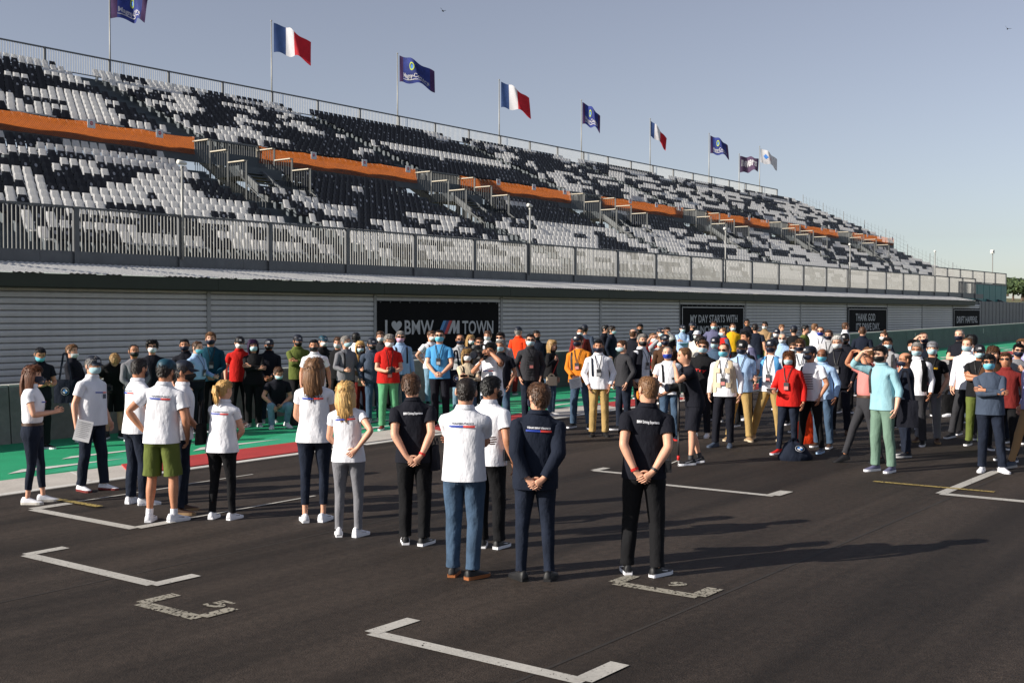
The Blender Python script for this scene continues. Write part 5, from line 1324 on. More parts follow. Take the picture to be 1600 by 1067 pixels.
for r, sd in ((F9, 1), (F9, -1), (F13, 1), (F13, -1)):              # pale side panels of the two black polos
    root, P, prof = r; q = MB(); g_ = []
    for i in range(4):
        for j in range(6):
            ph = (0 if sd == 1 else pi) - sd*(.22 + .26*i/3); z = 1.06 + .22*j/5; w, f, b = lerp_prof(prof, z); x_, y_ = sp(ph, w+.005, f, b-.005); g_.append(P.T((x_, y_, z)))
    q.add(g_, [(i*6+j, (i+1)*6+j, (i+1)*6+j+1, i*6+j+1) for i in range(3) for j in range(5)]); q.obj('side_panel', cloth(C['maskpink']), [o for o in root.children if o.name.startswith('polo')][0], True)
for r, sd in ((F9, 1), (F13, -1), (F13, 1), (F10, 1)):              # red event wristbands
    root, P, prof = r; S_, E_, W_ = P.arms[sd][:3]; d = (W_-E_).normalized(); q = MB(); q.tube([W_-d*.035, W_-d*.012], .034, 10, cap=False); q.obj('wristband', cloth(C['red'], 'plain') if (r is not F13 or sd == -1) else M_GEAR, root)
radio(wpos(F11[0], (.225,-.02,.98)), 20, 'black walkie talkie on the belt of the half hidden man in white polo')
radio(wpos(F13[0], (.225,-.05,.98)), 0, 'black walkie talkie on the belt of the sandy haired man')
tote(wpos(F9[0], (.22,.0,1.04)), 75, 'small dark pouch at the hip of the brown haired man in lettered polo', .20, .26, .09, 'dnavy', .06)
tote(wpos(F6[0], (-.235,-.05,1.22)), 78, 'black shoulder bag under the arm of the woman with ponytail', .27, .24, .10, 'black', .26)

# ------------------------------------------------------------------ guests along the barrier, left to right
L1 = guest('man in navy polo with teal mask looking down at his phone, leftmost by the barrier', 60, 541, None, 25, h=1.78, tc='dnavy', bc='black', hair='crop', hc='black', mask='maskcyan', ra='phone', la='phone', nod=20, skin='tan')
phone(handpos(L1, 1, .06) + V((0,-.02,.05)), -50, 0, 'phone in the hands of the leftmost man by the barrier')
L2 = guest('man in dark jacket and jeans leaning on the barrier with a navy tote bag', 118, 538, 690, 66, top='shirt', tc='dnavy', bc='jeans', shoe='brown', hair='short', hc='lbrown', mask='maskwhite', chinmask=True, ra='phone', la='phone', lean=-4, rf=(.1,.12,10), lf=(-.1,.26,-10))
tote(wpos(L2[0], (.27,.02,1.03)) + V((-.03,-.12,.12)), 12, 'navy tote bag with round white emblem on the shoulder of the leaning man', .40, .42, .08, 'navy', .48, True)
L3 = guest('blond man in black polo and shorts bending over his camera', 178, 566, 684, 8, h=1.72, top='polo', tc='black', bot='shorts', bc='black', shoe='black', hair='full', hc='dblond', ra='hold', la='hold', lean=24, nod=38, hk=.90)
camera_thing(handpos(L3, 1, .05) + V((.08,-.04,.0)), 20, 'small camera in the hands of the bending blond man')
guest('bald man in grey sweater with black mask', 211, 538, None, 12, h=1.76, top='sweater', tc='grey', bc='black', hair='bald', hc='dark', mask='maskblack', skin='tan', ra='front', la='front')
guest('curly dark haired young man in navy tee with sunglasses and white mask by the barrier', 240, 530, None, 6, h=1.80, top='tee', tc='dnavy', bc='black', hair='curly', hc='black', mask='maskwhite', glasses='sun', ra='down', la='down')
guest('dark haired man in navy with navy mask behind the light blue shirt', 294, 521, None, 8, h=1.82, tc='dnavy', bc='black', hair='crop', hc='black', mask='masknavy', skin='tan')
guest('balding man in light blue shirt and navy trousers turned right', 305, 532, 674, 58, top='shirt', tc='lblue', bc='dnavy', shoe='black', hair='receding', hc='brown', mask='maskcyan', ra='down', la='hold', fat=1.22, lany=True, tuck=True, belt='black', skin='fair', lean=5)
guest('young man in dark teal sweater with a badge, hands folded', 329, 519, 668, 6, top='sweater', tc='teal', bc='black', shoe='black', hair='short', hc='lbrown', mask='masknavy', ra='front', la='front', lany=True)
guest('man in red polo with black cap and white mask', 375, 526, 662, 10, tc='red', bc='black', bot='slim', shoe='lgrey', hair='short', hc='black', cap='black', mask='maskwhite', ra='down', la='down', fat=1.1)
guest('purple haired woman all in black with crossed arms', 396, 531, 664, 4, female=True, top='sweater', tc='black', bc='black', bot='wide', shoe='lgrey', hair='bob', hc='purple', mask='maskblue', ra='cross', la='crossu', fat=1.15)
guest('man in dark team jacket and navy cap holding his hands together', 419, 530, 660, 0, top='jacket', tc='dnavy', bc='djeans', shoe='lgrey', cap='navy', hc='dark', mask='maskblack', ra='front', la='front', vest=None, tc2=None, skin='tan')
guest('crouching man in navy polo and light jeans in front of the barrier', 436, 578, 668, 12, h=1.78, tc='dnavy', bc='ljeans', shoe='white', hair='short', hc='brown', mask='maskblue', glasses='clear', ra='knee', la='front', pz=-.50, py=-.14, lean=20, rf=(.17,.14,18), lf=(-.15,.02,-20,.05))
guest('man in olive jacket and navy cap with crossed arms and black mask', 468, 520, None, 10, h=1.82, top='jacket', tc='olive', bc='black', cap='navy', hc='dark', mask='maskblack', ra='cross', la='crossu', skin='tan')
guest('man in white team polo and black mask facing us behind the tall brown haired woman', 491, 530, None, 5, h=1.80, tc='white', stripe='front', bc='black', hair='crop', hc='black', mask='maskblack', skin='tan', ra='down', la='down', fat=1.05)
guest('man in dark shirt with teal cap and white mask behind the white polo', 503, 522, None, 40, h=1.78, tc='black', bc='black', cap='teal', hc='dark', mask='maskwhite')
guest('man in dark top mostly hidden behind the grey sweater', 529, 527, None, -20, h=1.76, top='sweater', tc='black', bc='black', hair='full', hc='brown', mask='maskwhite')
guest('grey haired man in grey sweater over a white collar with blue mask', 541, 525, 660, 32, top='sweater', tc='grey', bc='djeans', shoe='black', hair='short', hc='grey', mask='maskblue', ra='hold', la='hold', straps=('black','one'))
guest('man in white shirt with dark backpack straps seen from behind', 557, 514, None, 165, h=1.84, top='shirt', tc='white', bc='djeans', hair='crop', hc='black', skin='dark', straps=('black',))
L19 = guest('blond curly woman in sunglasses with a patterned scarf and red trousers', 565, 531, 656, 14, female=True, h=1.68, top='shirt', tc='charcoal', bc='maroon', bot='wide', shoe='brown', hair='bob', hc='blond', mask='maskblue', glasses='sun', ra='hold', la='down')
q = MB()
root, P, prof = L19
for sd in (1, -1): q.tube([P.T((sd*.075,-.03,1.50)), P.T((sd*.075,.09,1.44)), surf(P, prof, sd*.05, 1.32, False, .02), surf(P, prof, sd*.04, 1.16, False, .025), surf(P, prof, sd*.05, 1.04, False, .02)], [.03,.04,.042,.04,.03], 8, flat=.5)
q.obj('scarf', mat('scarf_pattern', (.55,.30,.08), .8, .6, 26), root, True)
tote(wpos(L19[0], (.02,.24,.96)), 25, 'small beige checked handbag held by the blond woman with the scarf', .24, .17, .09, 'beige', .10)
guest('man in dark quilted gilet, navy cap and blue jeans', 583, 528, 659, 22, top='jacket', tc='slate', bc='jeans', shoe='lgrey', cap='navy', hc='dark', mask='maskblack', ra='down', la='pocket', rf=(.14,.12,30), lf=(-.16,-.04,-10), fat=1.08)
guest('brown haired man peering over the grey haired man in red polo', 597, 517, None, 5, h=1.84, tc='charcoal', bc='black', hair='full', hc='brown', mask='maskwhite')
L22 = guest('grey haired man in red polo and green trousers holding a camera', 607, 522, 671, 8, tc='red', bc='green', shoe='maroon', hair='full', hc='grey', mask='maskwhite', glasses='clear', ra='phone', la='phone', lany=True, badgez=1.06, fat=1.12, rf=(.12,.0,20), lf=(-.13,0,-15))
camera_thing(handpos(L22, 1, .07) + V((.07,-.06,.0)), 5, 'black compact camera in the hands of the man in red polo')
guest('man in pale blue shirt with pink mask and sunglasses', 624, 517, 650, 18, top='shirt', tc='lblue', bc='jeans', hair='short', hc='grey', mask='maskpink', glasses='sun', straps=('navy',), ra='down', la='down', fat=1.08)
guest('man in white tee with dark backpack straps beside the bright blue tee', 672, 515, None, 35, h=1.82, top='tee', tc='white', bc='ljeans', hair='short', hc='brown', mask='maskwhite', straps=('maroon',), ra='hip')
L25 = guest('man in bright blue tee with blue mask and sunglasses', 689, 515, 664, -4, top='tee', tc='blue', bc='dnavy', shoe='black', hair='crop', hc='dark', mask='maskcyan', glasses='sun', lany=True, ra='front', la='front', badgez=1.2)
tote(wpos(L25[0], (-.27,-.12,1.02)), 20, 'navy bag with round emblem behind the man in bright blue tee', .32, .36, .08, 'navy', .40, True)
guest('bald man in white shirt with dark mask and sunglasses', 718, 522, None, 10, h=1.78, top='shirt', tc='lgrey', bc='ljeans', hair='bald', hc='brown', mask='masknavy', glasses='sun', lany=True, ra='cross', la='down', skin='tan')
guest('blond woman in striped beige top with crossed arms left of the cameraman', 731, 546, None, 20, h=1.64, female=True, top='sweater', tc='beige', bc='jeans', hair='bob', hc='dblond', mask='maskwhite', glasses='sun', ra='cross', la='crossu', straps=('black',))
guest('dark blond woman with white mask behind the bald man in white', 738, 523, None, 20, h=1.72, female=True, top='jacket', tc='black', bc='black', hair='long', hc='dblond', mask='maskwhite')
guest('man with sunglasses in dark jacket just behind the video camera', 748, 527, None, 0, h=1.76, top='jacket', tc='black', bc='black', hair='crop', hc='brown', glasses='sun', skin='tan')
L30 = guest('cameraman in white polo shouldering a large video camera', 771, 533, 697, -28, h=1.80, tc='white', stripe='front', bc='dnavy', shoe='black', hair='full', hc='black', ra='cam', la='camtop', skin='tan', fat=1.05)
guest('brown haired man in white shirt with white mask behind the cameraman', 762, 518, None, -8, h=1.80, top='shirt', tc='white', bc='jeans', hair='full', hc='brown', mask='maskwhite', straps=('black',))
guest('tall man in grey shirt with sunglasses and white mask', 782, 514, 650, -5, h=1.84, top='shirt', tc='lgrey', bc='jeans', shoe='red', hair='short', hc='dark', mask='maskwhite', glasses='sun', straps=('black',))
guest('grey haired man in black polo with a white sleeve stripe and red shoes', 783, 531, 676, -12, tc='dnavy', bc='jeans', shoe='red', hair='short', hc='grey', mask='maskblue', ra='down', la='pocket', skin='tan', fat=1.08)
guest('person in bright orange red hooded jacket turned away', 812, 511, None, 150, h=1.84, top='jacket', tc='rust', bc='maroon', shoe='black', cap='navy', hc='grey')
guest('man in black striped sweater with sunglasses and hands in his pockets', 828, 514, 664, 8, h=1.86, top='polo', sleeve='long', tc='charcoal', bc='djeans', shoe='black', hair='crop', hc='dark', mask='maskblue', glasses='sun', lany=True, ra='pocket', la='pocket', bands=('black', (1.32,1.27,1.22,1.17,1.12,1.07,1.02,.97)), fat=1.05)
guest('man with black mask in navy shirt behind the striped sweater', 838, 516, None, 5, h=1.80, top='shirt', tc='navy', bc='black', hair='short', hc='dark', mask='maskblack', skin='tan')
L37 = guest('grey blond woman in black patterned blouse with a red crossbody bag', 861, 539, 649, 62, h=1.66, female=True, top='shirt', tc='black', bc='jeans', shoe='lgrey', hair='bob', hc='dblond', ra='strap', la='down', look=20)
tote(wpos(L37[0], (.2,.12,.93)), 15, 'pale bag with red trim on the hip of the grey blond woman', .26, .20, .10, 'beige', .05)
q = MB(); root, P, prof = L37; ribbon(q, [surf(P, prof, -.08, 1.44, False, .015), surf(P, prof, -.02, 1.3, False, .02), surf(P, prof, .07, 1.12, False, .02), surf(P, prof, .14, .98, False, .03)], .03, 0, V((0,1,0))); q.obj('red_strap', cloth(C['red'], 'plain'), root)
L38 = guest('man in orange sweater with navy cap holding white papers', 908, 523, 668, -18, top='sweater', tc='orange', bc='jeans', shoe='black', cap='navy', hc='brown', mask='masknavy', lany=True, ra='front', la='front', straps=('black','one'), fat=1.18, look=14, rf=(.15,.02,15), lf=(-.18,.06,-15))
paper(handpos(L38, 1, .05) + V((-.02,-.09,.0)), 0, -12, 5, 'white papers hanging in front of the man in orange sweater', .24, .2)
guest('dark haired man with white mask in maroon behind the orange sweater', 905, 512, None, 0, h=1.78, top='jacket', tc='maroon', bc='black', hair='crop', hc='black', mask='maskwhite', skin='tan')
guest('man in navy cap and slate tee with his back turned, by the barrier', 916, 502, None, 158, h=1.84, top='tee', sleeve='long', tc='slate', bc='black', cap='navy', hc='dark')
guest('dark haired man in navy shirt turned right, left one of a close pair', 943, 502, None, 75, h=1.82, top='shirt', tc='dnavy', bc='black', hair='full', hc='black', ra='phone')
guest('dark haired man in navy shirt and mask, right one of a close pair', 956, 504, None, 70, h=1.80, top='shirt', tc='navy', bc='black', hair='full', hc='dark', mask='maskblue')
guest('man in white sweater and beige chinos with navy mask', 938, 530, 681, 2, top='polo', sleeve='long', tc='white', bc='khaki', shoe='black', sole='black', hair='crop', hc='black', mask='masknavy', lany=True, ra='pocket', la='pocket', straps=('navy','one'), skin='tan')
guest('man with shaved head in dark sweater turned left with blue mask', 974, 531, 672, -52, top='sweater', tc='charcoal', bc='djeans', shoe='black', hair='crop', hc='brown', mask='maskblue', glasses='clear', ra='pocket', la='pocket', straps=('black','one'))
guest('bald man in navy jacket with a white shoulder stripe', 989, 514, None, 150, h=1.80, top='jacket', tc='dnavy', bc='black', hair='horse', hc='brown', skin='fair')
guest('man with dark mask whose head rises above the crowd by the barrier', 1000, 502, None, 10, h=1.82, tc='black', bc='black', hair='full', hc='black', mask='maskblack', skin='tan')
guest('grey haired man in dark blazer over a white shirt with a badge', 1002, 522, 668, 50, top='shirt', tc='white', bc='dnavy', shoe='black', hair='short', hc='grey', mask='maskblack', lany=True, vest=('dnavy', 'open', 'sleeves'), ra='down', la='down', look=25)
guest('man in red top shading his eyes with his hand', 1023, 521, None, 25, h=1.72, tc='red', bc='black', hair='short', hc='lbrown', mask='maskwhite', ra='shade')
guest('man in pale top and capped, arm raised to his brow, behind the red top', 1031, 513, None, 20, h=1.76, top='sweater', tc='lgrey', bc='black', cap='navy', hc='brown', mask='maskblue', la='shade')
guest('dark haired man between the raised arms and the first framed banner', 1042, 512, None, 5, h=1.78, tc='dnavy', bc='black', hair='short', hc='dark', skin='tan')
guest('young man in grey sleeves with blue mask shading his brow', 1030, 526, None, 20, h=1.70, top='sweater', tc='lgrey', bc='black', hair='full', hc='lbrown', mask='maskblue', ra='shade')
guest('man in dark olive jacket and navy cap behind the bald man with royal blue mask', 1043, 523, None, 2, h=1.78, top='jacket', tc='brown', bc='black', cap='navy', hc='dark', mask='masknavy')
L52 = guest('bald man in white and grey tee with a royal blue mask and jeans', 1044, 541, 687, 0, top='tee', tc='white', bc='jeans', shoe='navy', sole='red', hair='bald', hc='grey', mask='maskroyal', straps=('black','one'), ra='hold', la='down', fat=1.14, skin='fair')
phone(handpos(L52, 1, .07) + V((0,-.03,.02)), -70, 20, 'phone in the hand of the bald man with the royal blue mask')

# ------------------------------------------------------------------ the right half of the crowd
R1 = guest('video operator in navy tee and shorts leaning over a monopod, hand at his mouth', 1086, 543, 725, -72, h=1.80, top='tee', tc='dnavy', bot='shorts', bc='dnavy', shoe='black', hair='receding', hc='lbrown', ra='mono', la='chin', lean=15, nod=-6, rf=(.09,-.10,5,.02), lf=(-.10,.10,-5), hk=.96)
guest('man in black hoodie with sunglasses and blue mask', 1096, 532, 682, -12, top='jacket', tc='black', bc='dnavy', shoe='white', hair='short', hc='brown', mask='maskblue', glasses='sun', front=('Try', 'red', 1.20, .05), ra='pocket', la='pocket')
guest('balding man in beige vest over a white shirt with sunglasses', 1130, 536, 698, -10, top='shirt', tc='white', bc='dnavy', shoe='slate', sole='slate', hair='bald', hc='brown', mask='maskcyan', glasses='sun', lany=True, vest=('beige', 'open'), ra='down', la='down', rf=(.13,.03,30), lf=(-.11,-.02,-8), badgez=1.14)
guest('man in pale blue shirt, black cap and khaki trousers with arms behind', 1155, 532, 688, -8, top='shirt', tc='lblue', bc='khaki', shoe='tan', sole='beige', cap='black', hc='dark', mask='masknavy', lany=True, ra='back', la='back', fat=1.1, rf=(.18,0,18), lf=(-.18,.04,-20))
guest('tall man in mauve shirt in front of the first framed banner', 1113, 502, None, -10, h=1.88, tc='mauve', bc='black', hair='crop', hc='brown', mask='maskblue', skin='tan', ra='hip', la='hip', fat=1.1)
guest('man in pale shirt with crossed arms and cap left of the framed banner', 1067, 508, None, 20, h=1.74, top='shirt', tc='lblue', bc='black', cap='navy', hc='dark', mask='maskblue', ra='cross', la='crossu')
guest('man in navy polo and navy cap beside the banner frame', 1082, 504, None, 55, h=1.80, tc='navy', bc='black', cap='navy', hc='dark', mask='maskblack')
guest('person in white cap and cream jumper', 1088, 517, None, -30, h=1.70, top='sweater', tc='offwhite', bc='black', cap='white', hc='dark', mask='maskwhite')
guest('dark curly haired man in cream behind the black hoodie', 1092, 526, None, 30, h=1.72, tc='offwhite', bc='black', hair='curly', hc='dark', mask='masknavy')
guest('man in navy cap and denim shirt behind the beige vest', 1120, 527, None, -15, h=1.74, top='shirt', tc='jeans', bc='black', cap='navy', hc='dark', mask='maskblue')
guest('balding man in red body warmer turned left', 1133, 512, None, -65, h=1.76, top='shirt', tc='jeans', bc='black', hair='receding', hc='lbrown', mask='maskblue', vest=('red', 'closed'))
guest('man in bright yellow tee with pale mask', 1144, 505, None, -5, h=1.80, top='tee', tc='yellow', bc='black', hair='crop', hc='brown', mask='maskblue')
guest('dark haired man in white tee with purple raglan sleeves', 1164, 517, 655, -55, top='tee', sleeve='long', tc='white', tc2='mauve', bc='djeans', shoe='lgrey', hair='short', hc='black', front=('poc', 'black', 1.22, .07), ra='down', la='down', skin='tan')
guest('man with dark sunglasses in navy, tallest by the barrier right of the first framed banner', 1170, 498, None, 5, h=1.86, tc='dnavy', bc='black', hair='short', hc='black', glasses='sun', skin='tan')
guest('man in navy tee with his back turned next to the beige shirt', 1183, 506, None, 172, h=1.82, top='tee', tc='navy', bc='teal', hair='short', hc='dark')
guest('man in beige shirt with crossed arms and sunglasses', 1194, 503, None, -5, h=1.82, top='shirt', tc='tan', bc='olive', hair='full', hc='dark', mask='maskwhite', glasses='sun', ra='cross', la='crossu')
guest('dark masked person in black hood right behind the black cap', 1162, 531, None, -20, h=1.72, top='jacket', tc='black', bc='black', hair='full', hc='black')
R16 = guest('man striding in beige trousers with navy cap and sky blue open jacket', 1206, 531, 688, -14, top='tee', tc='white', bc='khaki', shoe='tan', sole='beige', cap='navy', hc='dark', mask='masknavy', lany=True, vest=('vest', 'open'), ra='hold', la='down', rf=(.34,.06,24), lf=(-.12,-.06,-8), px=.03, badgez=1.12)
paper(handpos(R16, 1, .06) + V((.06,-.05,.04)), 60, 0, 20, 'white sheet in the hand of the man in sky blue open jacket', .16, .2)
guest('capped man with white mask between the tall sunglasses man and the bald one', 1210, 514, None, -5, h=1.74, tc='dnavy', bc='black', cap='navy', hc='dark', mask='maskwhite')
guest('bald man with sunglasses and white mask in pale blue shirt', 1222, 520, None, -8, h=1.76, top='shirt', tc='lblue', bc='black', hair='bald', hc='grey', mask='maskwhite', glasses='sun', skin='fair')
guest('small brown haired person far back near the barrier', 1219, 507, None, 40, h=1.70, tc='lgrey', bc='black', hair='full', hc='lbrown')
R20 = guest('woman in red jacket and navy jeans with pale blue mask and red shoes', 1232, 562, 709, -18, h=1.66, female=True, top='jacket', tc='red', bc='djeans', bot='slim', shoe='red', hair='bob', hc='red', mask='maskblue', lany=True, ra='hold', la='down', skin='tan', fat=1.08, rf=(.14,.10,25), lf=(-.09,-.05,-8))
paper(handpos(R20, 1, .06) + V((-.04,-.05,.05)), 65, 0, -15, 'folded white leaflet in the hand of the woman in red jacket', .15, .15)
guest('man in black tee and navy cap with his back turned', 1241, 509, None, 165, h=1.80, top='tee', tc='black', bc='black', cap='navy', hc='dark')
guest('dark haired man in olive tee turned right', 1257, 508, None, 70, h=1.80, top='tee', tc='olive', bc='black', hair='full', hc='black')
guest('fair man in white shirt turned away, near the barrier', 1272, 505, None, 120, h=1.82, top='shirt', tc='white', bc='djeans', hair='crop', hc='lbrown', skin='fair')
guest('man in white shirt with royal blue mask and sunglasses', 1279, 511, None, -8, h=1.80, top='shirt', tc='white', bc='djeans', hair='receding', hc='lbrown', mask='maskroyal', glasses='sun', lany=True)
guest('man in white shirt with navy mask and spectacles', 1294, 516, None, -12, h=1.78, top='shirt', tc='lgrey', bc='djeans', hair='short', hc='brown', mask='masknavy', glasses='clear', lany=True)
guest('man in printed white tee with sunglasses and backpack behind the red jacket', 1253, 530, None, -5, h=1.76, top='tee', tc='white', bc='black', hair='full', hc='brown', mask='masknavy', glasses='sun', straps=('black',), lany=True)
guest('short person with sunglasses and white mask behind the woman in red', 1240, 536, None, -5, h=1.64, tc='lgrey', bc='black', hair='full', hc='brown', mask='maskwhite', glasses='sun')
R28 = guest('man in white tee with dark print lines, navy cap and black jeans turned left', 1270, 543, 713, -30, top='tee', tc='white', bc='black', bot='slim', shoe='slate', sole='lblue', cap='navy', hc='dark', mask='masknavy', bands=('black', (1.30,1.26,1.22,1.18,1.14,1.10,1.06)), ra='down', la='pocket', straps=('navy','one'), rf=(.20,.06,30), lf=(-.15,-.02,-12), skin='tan', look=20, belt='black')
guest('bald brown skinned man with cyan mask and pale blue shirt', 1286, 545, 702, -28, top='shirt', tc='lblue', bc='jeans', hair='horse', hc='black', mask='maskcyan', skin='brown', shoe='brown')
guest('grey haired man in navy jacket with white mask and spectacles, hand in pocket', 1313, 529, 678, -12, h=1.84, top='jacket', tc='dnavy', bc='dnavy', shoe='brown', sole='brown', hair='short', hc='white', mask='maskwhite', glasses='clear', lany=True, ra='down', la='pocket', fat=1.22)
guest('man with dark hat and black mask in navy, hidden behind the grey haired man', 1322, 521, None, -10, h=1.76, top='jacket', tc='dnavy', bc='black', cap='black', hc='black', mask='maskblack', skin='tan')
guest('man in white shirt seen in profile left of the drive day banner', 1321, 504, None, 100, h=1.80, top='shirt', tc='white', bc='djeans', hair='full', hc='brown')
guest('man in navy shirt with his back turned in front of the drive day banner', 1346, 510, None, 176, h=1.82, top='shirt', tc='navy', bc='djeans', hair='crop', hc='brown', fat=1.18)
guest('man in pink polo and dark trousers shading his eyes, feet apart', 1354, 541, 723, -62, h=1.76, tc='pink', bc='charcoal', bot='slim', shoe='black', sole='black', hair='short', hc='lbrown', ra='shade', la='shade', lean=-4, rf=(.15,.30,5), lf=(-.12,-.16,-5), belt='brown', tuck=True, skin='tan')
R35 = guest('man in aqua shirt and faded green jeans shading his eyes', 1381, 540, 736, -42, top='shirt', sleeve='rolled', tc='aqua', bc='sage', shoe='mauve', sole='white', hair='short', hc='black', mask='maskblack', ra='shade', la='down', straps=('black','one'), skin='fair', rf=(.10,.06,5), lf=(-.12,-.02,-15))
tote(wpos(R35[0], (-.24,-.14,1.02)), -20, 'dark navy tote bag hanging behind the man in aqua shirt', .38, .40, .08, 'dnavy', .42)
guest('person with brown hair bun and white mask right of the drive day banner', 1384, 518, None, -40, h=1.70, female=True, top='sweater', tc='navy', bc='black', hair='bun', hc='brown', mask='maskwhite')
guest('dark haired man with blue mask and spectacles in pale tee behind the aqua shirt', 1389, 527, None, -5, h=1.76, top='tee', tc='lgrey', bc='black', hair='short', hc='dark', mask='maskblue', glasses='clear', straps=('black',), skin='tan')
guest('bald man in two tone navy pullover and jeans turned left, arms crossed', 1414, 550, 713, -75, top='sweater', tc='navy', bc='djeans', shoe='dnavy', sole='lgrey', hair='horse', hc='brown', mask='masknavy', ra='cross', la='crossu', skin='tan', fat=1.14, glasses='clear')
guest('man with spectacles and blue mask in white shirt behind the bald pullover wearer', 1431, 535, None, -12, h=1.76, top='shirt', tc='white', bc='charcoal', hair='short', hc='grey', mask='maskblue', glasses='clear', skin='tan', vest=('black', 'open'))
guest('man in black tee with yellow print, grey trousers and reversed cap', 1451, 535, 694, -2, top='tee', tc='black', bc='grey', shoe='brown', sole='tan', cap='grey', caprev=True, hair='short', hc='brown', mask='maskblue', lany=True, front=('HEIDELBERG', 'yellow', 1.292, .03), ra='down', la='pocket', rf=(.18,-.08,20), lf=(-.14,.06,-10), badgez=1.08)
guest('man in navy shading his eyes before the green barrier', 1449, 519, None, 10, h=1.80, tc='navy', bc='black', hair='crop', hc='brown', mask='masknavy', ra='shade', skin='fair')
guest('dark haired person with a pale mask behind the reversed cap', 1426, 531, None, -20, h=1.72, tc='black', bc='black', hair='full', hc='black', mask='maskwhite', skin='tan')
guest('fair haired man in navy polo and jeans with navy mask before the green paint', 1497, 520, 651, -30, h=1.86, tc='dnavy', bc='djeans', shoe='white', hair='receding', hc='grey', mask='masknavy', ra='cross', la='down', skin='fair', fat=1.12)
R44 = guest('man in white shirt carrying a black bag, behind the khaki trousers', 1512, 530, 685, -12, h=1.80, top='shirt', tc='white', bc='charcoal', shoe='black', hair='receding', hc='lbrown', mask='maskblue', ra='down', la='down', skin='fair', rf=(.26,.05,25))
tote(handpos(R44, 1, .08) + V((-.02,0,-.06)), 10, 'shiny black bag in the hand of the man in white shirt', .30, .34, .12, 'black', .08)
guest('dark haired man in white tee with his head turned behind the white shirt', 1520, 523, None, -110, h=1.78, top='tee', tc='white', bc='black', hair='full', hc='black')
guest('bald man with sunglasses and blue mask just left of the black cap', 1512, 549, 688, -8, top='tee', tc='charcoal', bc='black', hair='bald', hc='brown', mask='maskblue', glasses='sun')
guest('man in black tee, black cap and khaki trousers with crossed arms', 1524, 539, 696, -10, top='tee', tc='black', bc='olive', shoe='black', cap='dnavy', hc='black', mask='maskblue', lany=True, ra='cross', la='crossu', skin='tan')
R48 = guest('man in slate sweater and dark jeans with crossed arms, white shoes and sunglasses', 1549, 554, 737, 4, top='sweater', tc='slate', bc='djeans', shoe='white', hair='full', hc='black', mask='maskcyan', glasses='sun', ra='cross', la='crossu', skin='tan', fat=1.06, rf=(.13,0,15), lf=(-.15,.02,-25))
guest('woman with long brown hair and brown jacket behind the slate sweater', 1554, 541, 702, 40, female=True, top='jacket', tc='brown', bc='black', hair='long', hc='brown')
guest('woman with pinned up dark hair, navy mask and grey and navy top', 1588, 541, 692, -6, h=1.72, female=True, top='tee', sleeve='long', tc='grey', tc2='dnavy', bc='djeans', shoe='black', hair='bun', hc='black', mask='masknavy', glasses='sun', ra='cross', la='strap', front=('FIT', 'white', 1.12, .05))
guest('person with sunglasses and dark clothes behind the woman with pinned up hair', 1574, 551, None, 0, h=1.66, tc='maroon', bc='black', hair='short', hc='brown', glasses='sun', skin='tan')
guest('fair man with blue mask at the right edge before the green paint', 1601, 530, None, -35, h=1.80, top='shirt', tc='lav', bc='djeans', hair='crop', hc='lbrown', mask='maskblue', skin='fair')
guest('person in lavender shirt and tan trousers cut by the right edge of the picture', 1612, 556, 734, -60, h=1.80, top='shirt', tc='lav', bc='tan', bot='slim', shoe='slate', sole='lgrey', hair='short', hc='brown', mask='maskblue', rf=(.12,.25,10), lf=(-.1,-.12,-10))

# ------------------------------------------------------------------ cameras and bags
root, P, prof = L30                                                # shoulder camera, resting on the right shoulder
M_ = root.matrix_basis; vc = empty('video_camera', M=M_ @ Matrix.Translation((.13, .10, 1.56))); tag(vc, 'black shoulder video camera with a big lens and microphone on the cameraman', 'video camera')
mb = MB(); mb.box((-.06,-.22,-.07), (.06,.14,.09)); mb.box((-.05,-.34,-.08), (.05,-.22,.07)); mb.obj('camera_body', M_GEAR, vc)
mb = MB(); mb.tube([(0,.14,0), (0,.24,0), (0,.30,0), (0,.36,0)], [.05,.05,.062,.070], 14); lo = mb.obj('lens', M_GEAR, vc, True); mb = MB(); mb.tube([(0,.3605,0), (0,.363,0)], .058, 14); mb.obj('front_glass', M_GLASS, lo)
mb = MB(); mb.bar((0,-.18,.16), (0,.12,.16), .025); mb.bar((0,-.16,.09), (0,-.18,.16), .02); mb.bar((0,.1,.09), (0,.12,.16), .02); mb.obj('handle', M_GEAR, vc)
mb = MB(); mb.tube([(.07,-.02,.13), (.07,.24,.13)], .034, 10); mb.obj('microphone', mat('mic_foam', (.10,.10,.10), .95, .2, 40, .004, 90), vc, True)
mb = MB(); mb.tube([(-.07,.06,.05), (-.14,.05,.05), (-.15,-.06,.05)], .022, 8); mb.obj('viewfinder', M_GEAR, vc)
g = survey_ground(1060, 726); q = handpos(R1, 1, .06)
mp = empty('monopod', loc=g); mp.location.z = gz(sw(g)[0]); tag(mp, 'black monopod with a camera on top and a small three toed foot', 'monopod')
top_ = q - mp.location; top_.x = .02; top_.y = .0; hz = top_.z + .02
mb = MB(); mb.tube([(0,0,.10), (0,0,hz*.5)], .014, 8); mb.tube([(0,0,hz*.48), (0,0,hz)], .019, 8); mb.obj('pole', M_GEAR, mp, True)
mb = MB(); mb.tube([(0,0,.07), (0,0,.14)], .022, 8); mb.obj('red_joint', cloth(C['red'], 'plain'), mp, True)
for i in range(3): mb = MB(); an = i*2.1+.4; mb.bar((0,0,.07), (cos(an)*.13, sin(an)*.13, .012), .02, .012); mb.obj('foot', M_BAR, mp)
mb = MB(); mb.box((-.03,-.03,hz), (.03,.03,hz+.04)); mb.obj('head', M_GEAR, mp)
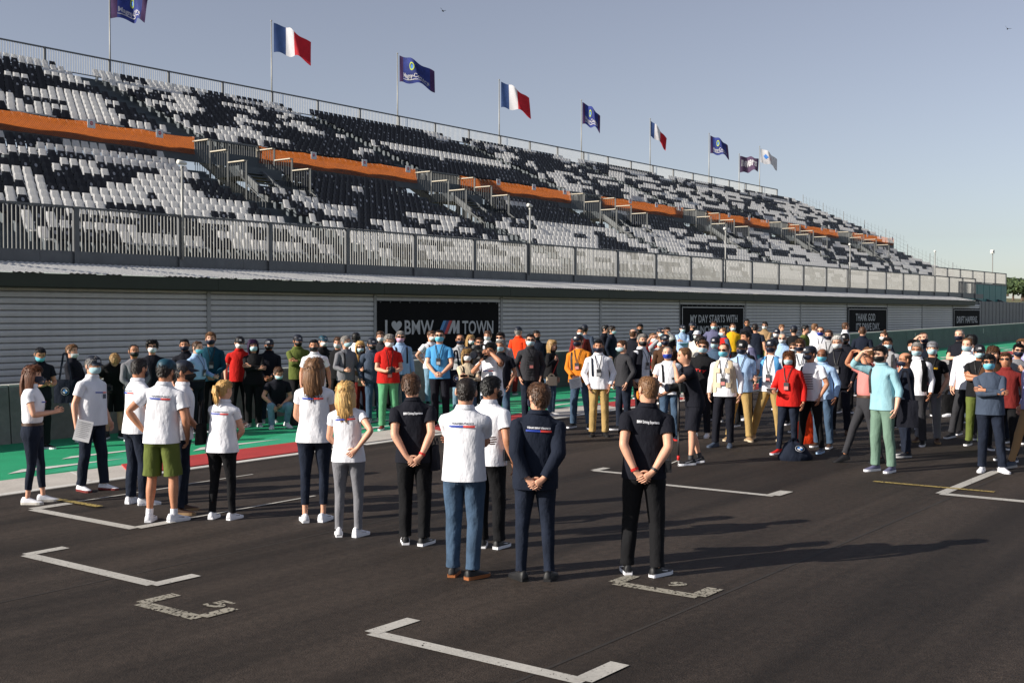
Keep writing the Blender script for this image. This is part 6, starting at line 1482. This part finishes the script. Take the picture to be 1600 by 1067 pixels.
cm = camera_thing(mp.location + V((0,0,hz+.115)), -60, 'camera with a large lens and top microphone on the monopod', True); mb = MB(); mb.tube([(0,-.12,.13), (0,.09,.13)], .018, 8); mb.bar((0,0,.09), (0,0,.13), .015); mb.obj('microphone', M_GEAR, cm, True)
def slump_bag(x, y, w, d, h, col, label, emblem=False, sd=1):
    g = survey_ground(x, y); g.z = gz(sw(g)[0]); r = empty('carrier_bag', M=rm(g, 0, 0, 8)); tag(r, label, 'bag'); mb = MB(); n, m_ = 18, 9; g_ = []
    for i in range(n):
        an = 2*pi*i/n
        for j in range(m_+1):
            v = j/m_; rr = (1-.08*v-.75*v**3) * (1 + .20*noise.noise(V((cos(an)*1.8, sin(an)*1.8, v*2.6+sd)))) * (.96 + .06*sin(v*9))
            g_.append(V((w/2*rr*cos(an) + .10*w*v*v*sd, d/2*rr*sin(an), h*v*(1 + .25*noise.noise(V((cos(an)*1.4, sin(an)*1.4, sd*3.0)))) - .01*(j == 0))))
    mb.add(g_, [(i*(m_+1)+j, ((i+1) % n)*(m_+1)+j, ((i+1) % n)*(m_+1)+j+1, i*(m_+1)+j+1) for i in range(n) for j in range(m_)]); b = mb.obj('bag_body', cloth(C[col]), r, True, 1)
    mb = MB(); ribbon(mb, [V((-w*.15+.1*w*sd,-.01,h*.92)), V((-w*.05+.1*w*sd,-.05,h*1.12)), V((w*.1+.1*w*sd,-.04,h*1.08)), V((w*.18+.1*w*sd,0,h*.9))], .03, 0, V((0,1,0))); mb.obj('strap', cloth(C[col]), r)
    if emblem: roundel(b, V((.0, -d*.40, h*.62)), .075, .055, V((1,0,0)), V((0,.62,.78)), V((0,-.78,.62)))
slump_bag(1258, 692, .46, .30, .52, 'rust', 'bright orange carrier bag standing beside the striped white tee', False, .5)
slump_bag(1244, 718, .56, .36, .30, 'navy', 'slumped navy bag with a round white emblem lying on the asphalt', True, -1)
slump_bag(466, 664, .34, .26, .5, 'charcoal', 'dark grey rucksack on the green paint by the barrier', False, .2)
